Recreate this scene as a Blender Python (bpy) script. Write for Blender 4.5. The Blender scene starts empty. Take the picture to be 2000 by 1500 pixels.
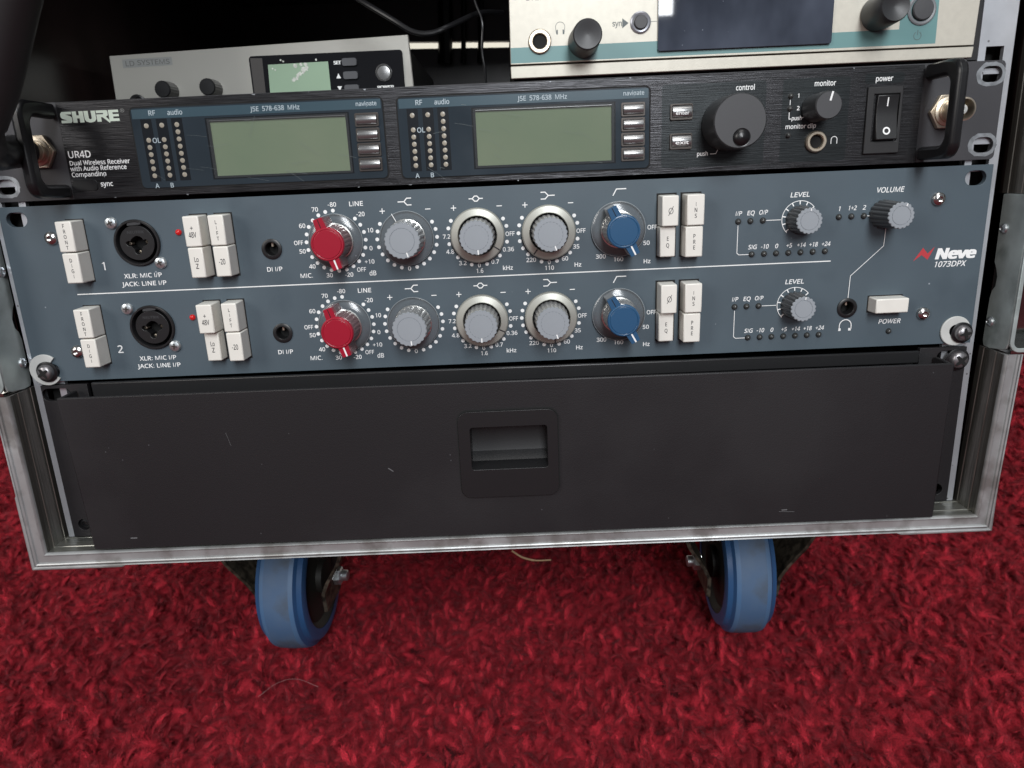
import bpy, bmesh, math, random
from mathutils import Vector, Matrix, noise
from mathutils.geometry import delaunay_2d_cdt
random.seed(7)
S = 0.001                      # everything below is written in millimetres
PI = math.pi
scene = bpy.context.scene
COL = scene.collection

# ------------------------------------------------------------------ camera
cam_d = bpy.data.cameras.new('camera')
cam = bpy.data.objects.new('camera', cam_d)
COL.objects.link(cam)
cam.location = (6.8145*S, -361.76*S, 2.681*S)
cam.rotation_mode = 'XYZ'
cam.rotation_euler = (1.29433, 0.04224, -0.0063)
cam_d.sensor_width = 36.0
cam_d.lens = 1409.5/2000*36
cam_d.clip_start = 0.01
cam_d.clip_end = 50
cam_d.dof.use_dof = True
cam_d.dof.focus_distance = 0.366
cam_d.dof.aperture_fstop = 17.0
scene.camera = cam

# ------------------------------------------------------------------ exposure, world, lamps
scene.view_settings.view_transform = 'Standard'
scene.view_settings.look = 'None'
scene.view_settings.exposure = 0.0
scene.view_settings.gamma = 1.0
scene.cycles.use_denoising = True
scene.cycles.max_bounces = 8
scene.cycles.transparent_max_bounces = 16
scene.cycles.caustics_reflective = False
scene.cycles.caustics_refractive = False

world = bpy.data.worlds.new("World")
scene.world = world
world.use_nodes = True
wb = world.node_tree.nodes['Background']
wb.inputs[0].default_value = (0.86, 0.93, 1.0, 1)
wb.inputs[1].default_value = 0.15

def area(name, loc, target, sx, sy, power, color):
    d = bpy.data.lights.new(name, 'AREA'); d.shape = 'RECTANGLE'
    d.size = sx; d.size_y = sy; d.energy = power; d.color = color
    o = bpy.data.objects.new(name, d); COL.objects.link(o)
    o.location = loc
    v = Vector(target) - Vector(loc)
    o.rotation_euler = v.to_track_quat('-Z', 'Y').to_euler()
    return o
# window behind and above the photographer, plus unseen lamps added as fill
area('window_light', (0.262, -1.9, 1.07), (0.262, 0, 0.92), 0.49, 1.26, 43, (0.94, 0.97, 1.0))
area('side_fill_light', (-1.55, -1.5, 0.8), (0, 0, -0.15), 0.6, 1.0, 15, (1.0, 0.96, 0.92))  # unseen lamp added on the left to brighten the carpet there
area('rear_fill_light', (0, 1.0, 0.9), (0, 1.6, 0.3), 0.8, 0.3, 9, (1.0, 0.97, 0.88))  # unseen lamp added to light the pale board behind the case
area('ceiling_bounce_light', (0.25, -0.75, 1.75), (0, -0.1, -0.1), 1.1, 0.8, 9.5, (1.0, 0.98, 0.95))  # unseen lamp added as soft fill in place of ceiling bounce

# ------------------------------------------------------------------ materials
def mat(name, color, rough=0.5, metal=0.0, var=0.0, var_scale=60, bump=0.0, bump_scale=800,
        stretch=(1, 1, 1), spec=0.5, rough_var=0.0, dirt=None, dirt_scale=90, dirt_cut=0.6, speck=None, speck_scale=180,
        speck_cut=0.06, aniso=0.0, coat=0.0, sheen=0.0, emit=None, alt=None):
    m = bpy.data.materials.new(name); m.use_nodes = True
    nt = m.node_tree; N = nt.nodes; L = nt.links
    b = N['Principled BSDF']
    b.inputs['Base Color'].default_value = (*color, 1)
    b.inputs['Roughness'].default_value = rough
    b.inputs['Metallic'].default_value = metal
    b.inputs['Specular IOR Level'].default_value = spec
    b.inputs['Coat Weight'].default_value = coat
    if sheen: b.inputs['Sheen Weight'].default_value = sheen
    tc = N.new('ShaderNodeTexCoord')
    mp = N.new('ShaderNodeMapping'); mp.inputs['Scale'].default_value = stretch
    L.new(tc.outputs['Object'], mp.inputs['Vector'])
    colsock = None
    def noise_tex(scale, detail=4, vec=mp.outputs['Vector']):
        n = N.new('ShaderNodeTexNoise'); n.inputs['Scale'].default_value = scale; n.inputs['Detail'].default_value = detail
        L.new(vec, n.inputs['Vector']); return n.outputs['Fac']
    def ramp(sock, a, b_, c0, c1):
        r = N.new('ShaderNodeMapRange'); r.inputs['From Min'].default_value = a; r.inputs['From Max'].default_value = b_
        r.inputs['To Min'].default_value = c0; r.inputs['To Max'].default_value = c1
        L.new(sock, r.inputs['Value']); return r.outputs['Result']
    def mix(fac, A, B):
        x = N.new('ShaderNodeMix'); x.data_type = 'RGBA'
        L.new(fac, x.inputs['Factor'])
        for i, v in ((6, A), (7, B)):
            if isinstance(v, tuple): x.inputs[i].default_value = (*v[:3], 1)
            else: L.new(v, x.inputs[i])
        return x.outputs[2]
    cur = color
    if var:
        lo = tuple(max(0, c*(1-var)) for c in color); hi = tuple(min(1, c*(1+var)) for c in color)
        if alt: lo, hi = color, alt
        cur = mix(ramp(noise_tex(var_scale), .3, .7, 0, 1), lo, hi)
    if dirt:
        cur = mix(ramp(noise_tex(dirt_scale, 6), dirt_cut-.08, dirt_cut+.08, 0, 1), cur, dirt)
    if speck:
        v = N.new('ShaderNodeTexVoronoi'); v.inputs['Scale'].default_value = speck_scale
        L.new(tc.outputs['Object'], v.inputs['Vector'])
        cur = mix(ramp(v.outputs['Distance'], speck_cut, speck_cut*1.6, 1, 0), cur, speck)
    if not isinstance(cur, tuple): L.new(cur, b.inputs['Base Color'])
    if rough_var:
        L.new(ramp(noise_tex(var_scale*1.7, 5), .3, .7, max(.02, rough-rough_var), rough+rough_var), b.inputs['Roughness'])
    if bump:
        bp = N.new('ShaderNodeBump'); bp.inputs['Strength'].default_value = bump; bp.inputs['Distance'].default_value = 0.0002
        L.new(noise_tex(bump_scale, 5), bp.inputs['Height']); L.new(bp.outputs['Normal'], b.inputs['Normal'])
    if emit:
        b.inputs['Emission Color'].default_value = (*emit[:3], 1); b.inputs['Emission Strength'].default_value = emit[3]
    return m

def clear_mat(name, tint, gloss=0.06, rough=0.06, density=0.0):
    m = bpy.data.materials.new(name); m.use_nodes = True
    nt = m.node_tree; N = nt.nodes; L = nt.links
    N.remove(N['Principled BSDF']); out = N['Material Output']
    t = N.new('ShaderNodeBsdfTransparent'); t.inputs['Color'].default_value = (*tint, 1)
    g = N.new('ShaderNodeBsdfGlossy'); g.inputs['Roughness'].default_value = rough; g.inputs['Color'].default_value = (.95, .95, .95, 1)
    f = N.new('ShaderNodeFresnel'); f.inputs['IOR'].default_value = 1.5
    a = N.new('ShaderNodeMath'); a.operation = 'ADD'; a.inputs[1].default_value = gloss-.04; a.use_clamp = True
    L.new(f.outputs[0], a.inputs[0])
    mx = N.new('ShaderNodeMixShader'); L.new(a.outputs[0], mx.inputs[0]); L.new(t.outputs[0], mx.inputs[1]); L.new(g.outputs[0], mx.inputs[2])
    last = mx
    if density:
        d = N.new('ShaderNodeBsdfDiffuse'); d.inputs['Color'].default_value = (*[min(1, c*1.0) for c in tint], 1)
        m2 = N.new('ShaderNodeMixShader'); m2.inputs[0].default_value = density
        L.new(last.outputs[0], m2.inputs[1]); L.new(d.outputs[0], m2.inputs[2]); last = m2
    L.new(last.outputs[0], out.inputs['Surface'])
    return m

M = {}
M['blue_panel'] = mat('blue_grey_paint', (.078, .106, .127), .42, var=.07, var_scale=18, dirt=(.060, .084, .103), dirt_scale=22, dirt_cut=.66, bump=.10, bump_scale=2600, rough_var=.05, speck=(.32, .36, .40), speck_scale=70, speck_cut=.022)
M['white_print'] = mat('white_print', (.90, .91, .90), .5)
M['dark_print'] = mat('dark_print', (.03, .03, .035), .5)
M['red_print'] = mat('red_print', (.50, .045, .055), .5)
M['button'] = mat('ivory_plastic', (.80, .78, .72), .35, var=.03, var_scale=120)
M['black'] = mat('black_plastic', (.012, .012, .013), .38, bump=.05)
M['black_gloss'] = mat('black_gloss', (.008, .008, .009), .32)
M['hole'] = mat('dark_hole', (.004, .004, .004), .8)
M['rubber_black'] = mat('matte_black', (.016, .016, .017), .6, bump=.1)
M['grey_cap'] = mat('grey_cap', (.30, .327, .355), .42, var=.03)
M['grey_knob'] = mat('dark_grey_knob', (.055, .057, .06), .33)
M['knob_black'] = mat('knob_black', (.03, .031, .033), .42, bump=.15, bump_scale=2000)
M['knob_face'] = mat('knob_face', (.055, .056, .06), .5, bump=.15, bump_scale=3000)
M['red_cap'] = mat('red_cap', (.34, .012, .030), .28, coat=.2)
M['red_side'] = clear_mat('red_tinted_acrylic', (.60, .30, .32), .12, .28, .25)
M['blue_cap'] = mat('blue_cap', (.024, .088, .185), .30, coat=.2)
M['clear'] = clear_mat('clear_acrylic', (.99, .99, .99), .05, .16, .05)
M['cover_glass'] = clear_mat('display_cover', (.93, .95, .95), .05, .05, .03)
M['rim_highlight'] = mat('painted_rim_highlight', (.30, .33, .35), .3)  # pale grey that paints a highlight along the clear skirt's edge
M['clear_body'] = clear_mat('clear_acrylic_body', (.84, .85, .85), .12, .28, .22)
M['collar'] = mat('champagne_aluminium', (.43, .43, .385), .40, metal=.35, bump=.1, bump_scale=1500)
M['collar_edge'] = mat('polished_edge', (.85, .84, .80), .2, metal=1)
M['chrome'] = mat('nickel_screw', (.62, .60, .58), .2, metal=1)
M['zinc'] = mat('zinc_screw', (.62, .66, .68), .32, metal=.9, var=.2, var_scale=700)
M['red_led'] = mat('red_led', (.50, .01, .012), .15, emit=(.9, .03, .02, .12))
M['dark_led'] = mat('smoked_led', (.05, .052, .05), .12)
M['amber_led'] = mat('unlit_led', (.34, .31, .25), .3)
M['brushed'] = mat('black_brushed_metal', (.045, .045, .048), .30, metal=.8, var=.6, var_scale=1, bump=.65, bump_scale=1, stretch=(70, 900, 2600), spec=.5)
M['ear_black'] = mat('matte_black_paint', (.045, .045, .05), .52, bump=.2, bump_scale=2500)
M['drawer'] = mat('black_powder_coat', (.0145, .0136, .0150), .47, spec=.42, var=.1, var_scale=9, dirt=(.021, .020, .0215), dirt_scale=11, dirt_cut=.58, bump=.35, bump_scale=1500, speck=(.06, .06, .065), speck_scale=75, speck_cut=.02)
M['window'] = mat('smoked_display_window', (.024, .034, .044), .16, var=.12, var_scale=25, rough_var=.06, coat=.3)
M['window_band'] = mat('blue_grey_band', (.048, .085, .108), .25)
M['window_shade'] = mat('window_dark_strip', (.011, .013, .016), .2)
M['lcd'] = mat('green_lcd', (.235, .305, .185), .14, var=.16, var_scale=14, alt=(.31, .355, .225))
M['lcd2'] = mat('pale_green_lcd', (.34, .47, .34), .2, var=.05, var_scale=30)
M['frame_metal'] = mat('chrome_button', (.30, .30, .30), .26, metal=.75)
M['gun_button'] = mat('bronze_grey_button', (.10, .088, .08), .3, metal=.6)
M['brass'] = mat('nickel_brass', (.62, .54, .43), .34, metal=.85)
M['alu'] = mat('worn_aluminium', (.47, .48, .48), .46, metal=.65, var=.16, var_scale=30, dirt=(.30, .295, .285), dirt_scale=75, dirt_cut=.57, bump=.2, bump_scale=500, rough_var=.1)
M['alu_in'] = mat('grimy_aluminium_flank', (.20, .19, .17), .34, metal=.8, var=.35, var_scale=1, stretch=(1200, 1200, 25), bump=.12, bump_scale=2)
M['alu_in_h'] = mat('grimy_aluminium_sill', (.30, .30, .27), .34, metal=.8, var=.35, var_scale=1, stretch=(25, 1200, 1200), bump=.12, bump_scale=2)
M['rail'] = mat('rack_rail_aluminium', (.66, .68, .72), .36, metal=.7, var=.1, var_scale=60, bump=.12, bump_scale=300, speck=(.25, .25, .26), speck_scale=130, speck_cut=.05)
M['galv'] = mat('galvanised_steel', (.46, .52, .51), .44, metal=.5, var=.22, var_scale=60, dirt=(.24, .28, .27), dirt_scale=50, dirt_cut=.62, bump=.15, bump_scale=300)
M['wood'] = mat('dark_laminated_wood', (.022, .014, .013), .30, var=.4, var_scale=30, bump=.15, bump_scale=400)
M['ply'] = mat('plywood_edge', (.30, .16, .08), .7, var=.3, var_scale=1, stretch=(20, 20, 900))
M['silver_face'] = mat('silver_front_paint', (.57, .545, .47), .42, metal=.25, bump=.25, bump_scale=2500, var=.04, var_scale=300)
M['teal'] = mat('teal_print', (.135, .275, .275), .42)
M['groove'] = mat('groove_shadow_gap', (.07, .045, .04), .7)
M['screen'] = mat('dark_glossy_screen', (.010, .013, .022), .02, coat=.6, rough_var=.015, var=.3, alt=(.085, .10, .135), var_scale=22, stretch=(1.2, 1, .8), speck=(.22, .25, .30), speck_scale=190, speck_cut=.03)  # bluish noise in the colour paints hazy room reflections along with smudges
M['ld_face'] = mat('warm_grey_front_paint', (.40, .39, .355), .40, metal=.3, bump=.3, bump_scale=2200)
M['ld_window'] = mat('black_window', (.008, .008, .010), .12)
M['grey_rubber'] = mat('dark_grey_rubber', (.07, .072, .08), .55)
M['faint_print'] = mat('faint_silver_label', (.33, .34, .33), .3, metal=.3)
M['blue_tread'] = mat('blue_rubber_tread', (.060, .145, .29), .52, var=.3, var_scale=60, alt=(.09, .16, .27), dirt=(.09, .11, .14), dirt_scale=45, dirt_cut=.66, bump=.1, bump_scale=900)
M['blue_rim'] = mat('blue_rubber_shoulder', (.028, .09, .215), .4)
M['tread_worn'] = mat('dusty_tread_centre', (.062, .125, .235), .6, var=.3, var_scale=45, alt=(.092, .148, .235), dirt=(.075, .10, .135), dirt_scale=40, dirt_cut=.6, bump=.15, bump_scale=700)
M['hub'] = mat('black_wheel_hub', (.012, .011, .009), .6)
M['fork'] = mat('dusty_caster_steel', (.115, .10, .075), .5, metal=.5, var=.5, var_scale=160, dirt=(.03, .026, .02), dirt_scale=200, dirt_cut=.52, bump=.3, bump_scale=500)
M['plate_steel'] = mat('caster_plate_steel', (.6, .58, .55), .3, metal=.9, var=.3, var_scale=60)
M['worn_ring'] = mat('bare_metal_wear', (.33, .35, .37), .42, metal=.6, var=.3, var_scale=300)
M['nylon'] = mat('white_nylon', (.56, .57, .55), .42, var=.08, var_scale=150)
M['straw'] = mat('dry_straw', (.42, .28, .16), .7)
M['hair'] = mat('pale_hair', (.42, .24, .24), .4)
M['smear'] = mat('white_smear', (.62, .64, .58), .5, var=.2, var_scale=600)
M['cable'] = mat('black_cable', (.010, .010, .011), .35)
M['scratch'] = mat('pale_scratch', (.13, .13, .135), .6)
M['dish_dark'] = mat('polished_latch_steel', (.42, .42, .40), .12, metal=1, var=.2)
M['strip_white'] = mat('pale_rear_strip', (.75, .74, .66), .6)

# ------------------------------------------------------------------ mesh helpers (mm)
def stroke_pts(pts, w):
    """flat ribbons for a polyline, one quad per segment, slightly overlapping"""
    out = []
    for (x0, z0), (x1, z1) in zip(pts, pts[1:]):
        d = math.hypot(x1-x0, z1-z0) or 1
        ux, uz = (x1-x0)/d, (z1-z0)/d; nx, nz = -uz*w/2, ux*w/2
        e = w*.35
        x0_, z0_, x1_, z1_ = x0-ux*e, z0-uz*e, x1+ux*e, z1+uz*e
        out.append([(x0_+nx, z0_+nz), (x0_-nx, z0_-nz), (x1_-nx, z1_-nz), (x1_+nx, z1_+nz)])
    return out

def circle(cx, cz, r, n=24, a0=0.0, sx=1.0):
    return [(cx+sx*r*math.cos(a0+2*PI*i/n), cz+r*math.sin(a0+2*PI*i/n)) for i in range(n)]

def rrect(x0, x1, z0, z1, r, n=4):
    out = []
    for cx, cz, a in ((x1-r, z1-r, 0), (x0+r, z1-r, PI/2), (x0+r, z0+r, PI), (x1-r, z0+r, 1.5*PI)):
        for i in range(n+1):
            t = a+PI/2*i/n
            out.append((cx+r*math.cos(t), cz+r*math.sin(t)))
    return out

class MB:
    def __init__(s): s.v = []; s.f = []; s.flat = False; s.lift = 0.0
    def add(s, verts, faces):
        k = len(s.v); s.v += verts; s.f += [tuple(i+k for i in f) for f in faces]; return s
    @staticmethod
    def _map(axis):
        return {'y': lambda u, v, a: (u, a, v), 'x': lambda u, v, a: (a, u, v), 'z': lambda u, v, a: (u, v, a)}[axis]
    @staticmethod
    def _fill(loops):
        """triangles of an outline with holes (even-odd)"""
        vs = []; es = []
        for l in loops:
            k = len(vs); m = len(l)
            vs += [Vector((p[0], p[1])) for p in l]; es += [(k+i, k+(i+1) % m) for i in range(m)]
        ov, oe, of, *_ = delaunay_2d_cdt(vs, es, [], 0, 1e-6)
        tris = []
        for f in of:
            cx = sum(ov[i][0] for i in f)/len(f); cy = sum(ov[i][1] for i in f)/len(f); r = False
            for l in loops:
                for i in range(len(l)):
                    (xa, ya), (xb, yb) = l[i-1][:2], l[i][:2]
                    if (ya > cy) != (yb > cy) and cx < (xb-xa)*(cy-ya)/(yb-ya)+xa: r = not r
            if r: tris.append(tuple(f))
        return [(v[0], v[1]) for v in ov], tris
    def prism(s, poly, a0, a1, axis='y', holes=(), caps=(1, 1)):
        mp = s._map(axis)
        loops = [list(poly)]+[list(h) for h in holes]
        flat, tris = s._fill(loops)
        if caps[0]: s.add([mp(p[0], p[1], a0) for p in flat], [t for t in tris])
        if caps[1]: s.add([mp(p[0], p[1], a1) for p in flat], [t[::-1] for t in tris])
        for l in loops:
            m = len(l)
            s.add([mp(p[0], p[1], a0) for p in l]+[mp(p[0], p[1], a1) for p in l], [(i, (i+1) % m, (i+1) % m+m, i+m) for i in range(m)])
        return s
    def box(s, x0, x1, y0, y1, z0, z1):
        v = [(x, y, z) for x in (x0, x1) for y in (y0, y1) for z in (z0, z1)]
        return s.add(v, [(0, 1, 3, 2), (4, 6, 7, 5), (0, 4, 5, 1), (2, 3, 7, 6), (0, 2, 6, 4), (1, 5, 7, 3)])
    def sheet(s, poly, y, holes=()):
        flat, tris = s._fill([list(poly)]+[list(h) for h in holes])
        return s.add([(p[0], y, p[1]) for p in flat], tris)
    def stroke(s, pts, w, y):
        s.lift -= 0.004
        for q in stroke_pts(pts, w):
            s.add([(p[0], y+s.lift, p[1]) for p in q], [(0, 1, 2, 3)]); s.lift -= 0.0015
        return s
    def lathe(s, c, prof, n=32, axis='y', close=True, wob=None):
        """prof: (radius, along-axis offset); c: centre"""
        rings = []
        for r, a in prof:
            ring = []
            for i in range(n):
                t = 2*PI*i/n; rr = r*(wob(t) if wob else 1)
                u, v = rr*math.cos(t), rr*math.sin(t)
                p = {'y': (u, a, v), 'x': (a, u, v), 'z': (u, v, a)}[axis]
                ring.append((c[0]+p[0], c[1]+p[1], c[2]+p[2]))
            rings.append(ring)
        vs = [p for r in rings for p in r]; fs = []
        for j in range(len(prof)-1):
            for i in range(n):
                fs.append((j*n+i, j*n+(i+1) % n, (j+1)*n+(i+1) % n, (j+1)*n+i))
        if close:
            if prof[0][0] > 1e-6: fs.append(tuple(range(n))[::-1])
            if prof[-1][0] > 1e-6: fs.append(tuple((len(prof)-1)*n+i for i in range(n)))
        return s.add(vs, fs)
    def tube(s, pts, r, n=10):
        P = [Vector(p) for p in pts]; k0 = len(P); vs = []; fs = []
        up = Vector((0.3, 0.2, 1)).normalized()
        for i, p in enumerate(P):
            d = (P[min(i+1, k0-1)]-P[max(i-1, 0)]).normalized()
            a = d.cross(up).normalized(); b = d.cross(a)
            rr = r[i] if isinstance(r, (list, tuple)) else r
            for j in range(n):
                t = 2*PI*j/n; vs.append(tuple(p+a*rr*math.cos(t)+b*rr*math.sin(t)))
        for i in range(k0-1):
            for j in range(n):
                fs.append((i*n+j, i*n+(j+1) % n, (i+1)*n+(j+1) % n, (i+1)*n+j))
        fs.append(tuple(range(n))[::-1]); fs.append(tuple((k0-1)*n+j for j in range(n)))
        return s.add(vs, fs)
    def text(s, t, x, z, h, y=-0.06, w=None, align='l', slant=0.0, table=None, sx=1.0, track=0.0, vert=False):
        """h is the height of a capital; z its middle; w squeezes the line to a width"""
        G = table or GLYPHS; k = h/(712.0 if table is None else 745.0)
        def adv(c): return G[c][0] if c in G else 260
        tot = sum(adv(c) for c in t)*k*sx+track*(len(t)-1)
        if w: f = w/tot; sx *= f; tot = w
        cx = x-{'l': 0, 'c': tot/2, 'r': tot}[align]
        base = z-h/2
        for c in t:
            if c in G:
                loops = [[(cx+(l[i]*sx+slant*l[i+1])*k, base+l[i+1]*k) for i in range(0, len(l), 2)] for l in G[c][1:]]
                # group contours: outer ones with the holes they contain
                def area_(l): return sum(l[i-1][0]*l[i][1]-l[i][0]*l[i-1][1] for i in range(len(l)))/2
                def inside(p, l):
                    r = False
                    for i in range(len(l)):
                        (x0, y0), (x1, y1) = l[i-1], l[i]
                        if (y0 > p[1]) != (y1 > p[1]) and p[0] < (x1-x0)*(p[1]-y0)/(y1-y0)+x0: r = not r
                    return r
                outer = [l for l in loops if sum(inside(l[0], o) for o in loops if o is not l) % 2 == 0]
                inner = [l for l in loops if l not in outer]
                for o in outer:
                    hs = [l for l in inner if inside(l[0], o)]
                    s.sheet(o, y, hs)
            cx += adv(c)*k*sx+track
        return s

def finish(name, mb, material, parent=None, at=None, bevel=0.0, smooth=True, kind=None, recalc=True):
    """ONE mesh object; `at` (mm, world) is its own origin"""
    o0 = Vector(at) if at else Vector((0, 0, 0))
    if parent is not None and at is None: o0 = Vector(parent['_o'])
    me = bpy.data.meshes.new(name)
    me.from_pydata([((p[0]-o0.x)*S, (p[1]-o0.y)*S, (p[2]-o0.z)*S) for p in mb.v], [], mb.f)
    bm = bmesh.new(); bm.from_mesh(me)
    bmesh.ops.remove_doubles(bm, verts=bm.verts, dist=1.2e-7)
    if recalc: bmesh.ops.recalc_face_normals(bm, faces=bm.faces)
    if smooth:
        for f in bm.faces: f.smooth = True
        for e in bm.edges:
            if len(e.link_faces) != 2 or e.calc_face_angle(0) > math.radians(32): e.smooth = False
    bm.to_mesh(me); bm.free()
    me.materials.append(material if not isinstance(material, str) else M[material])
    ob = bpy.data.objects.new(name, me); COL.objects.link(ob)
    ob['_o'] = tuple(o0)
    if parent is not None:
        ob.parent = parent; pv = Vector(parent['_o'])
        ob.location = (o0-pv)*S
    else: ob.location = o0*S
    if bevel:
        b = ob.modifiers.new('bevel', 'BEVEL'); b.width = bevel*S; b.segments = 2; b.limit_method = 'ANGLE'; b.angle_limit = math.radians(40)
        b.harden_normals = False
    if kind: ob['kind'] = kind
    return ob

def thing(name, label, cat, at, group=None):
    o = bpy.data.objects.new(name, None); COL.objects.link(o)
    o.empty_display_size = .01; o.location = Vector(at)*S; o['_o'] = tuple(at)
    o['label'] = label; o['category'] = cat
    if group: o['group'] = group
    return o
def tag(o, label, cat, group=None):
    o['label'] = label; o['category'] = cat
    if group: o['group'] = group
    return o
def copy_part(src, dx, dz, dy=0, parent=None):
    """copy a part with its sub-parts, shifted in mm"""
    c = src.copy(); COL.objects.link(c); c.location = src.location+Vector((dx, dy, dz))*S
    c.parent = parent or src.parent
    o = src['_o']; c['_o'] = (o[0]+dx, o[1]+dy, o[2]+dz)
    for ch in list(src.children):
        d = ch.copy(); COL.objects.link(d); d.parent = c
        o = ch['_o']; d['_o'] = (o[0]+dx, o[1]+dy, o[2]+dz)
    return c

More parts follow.
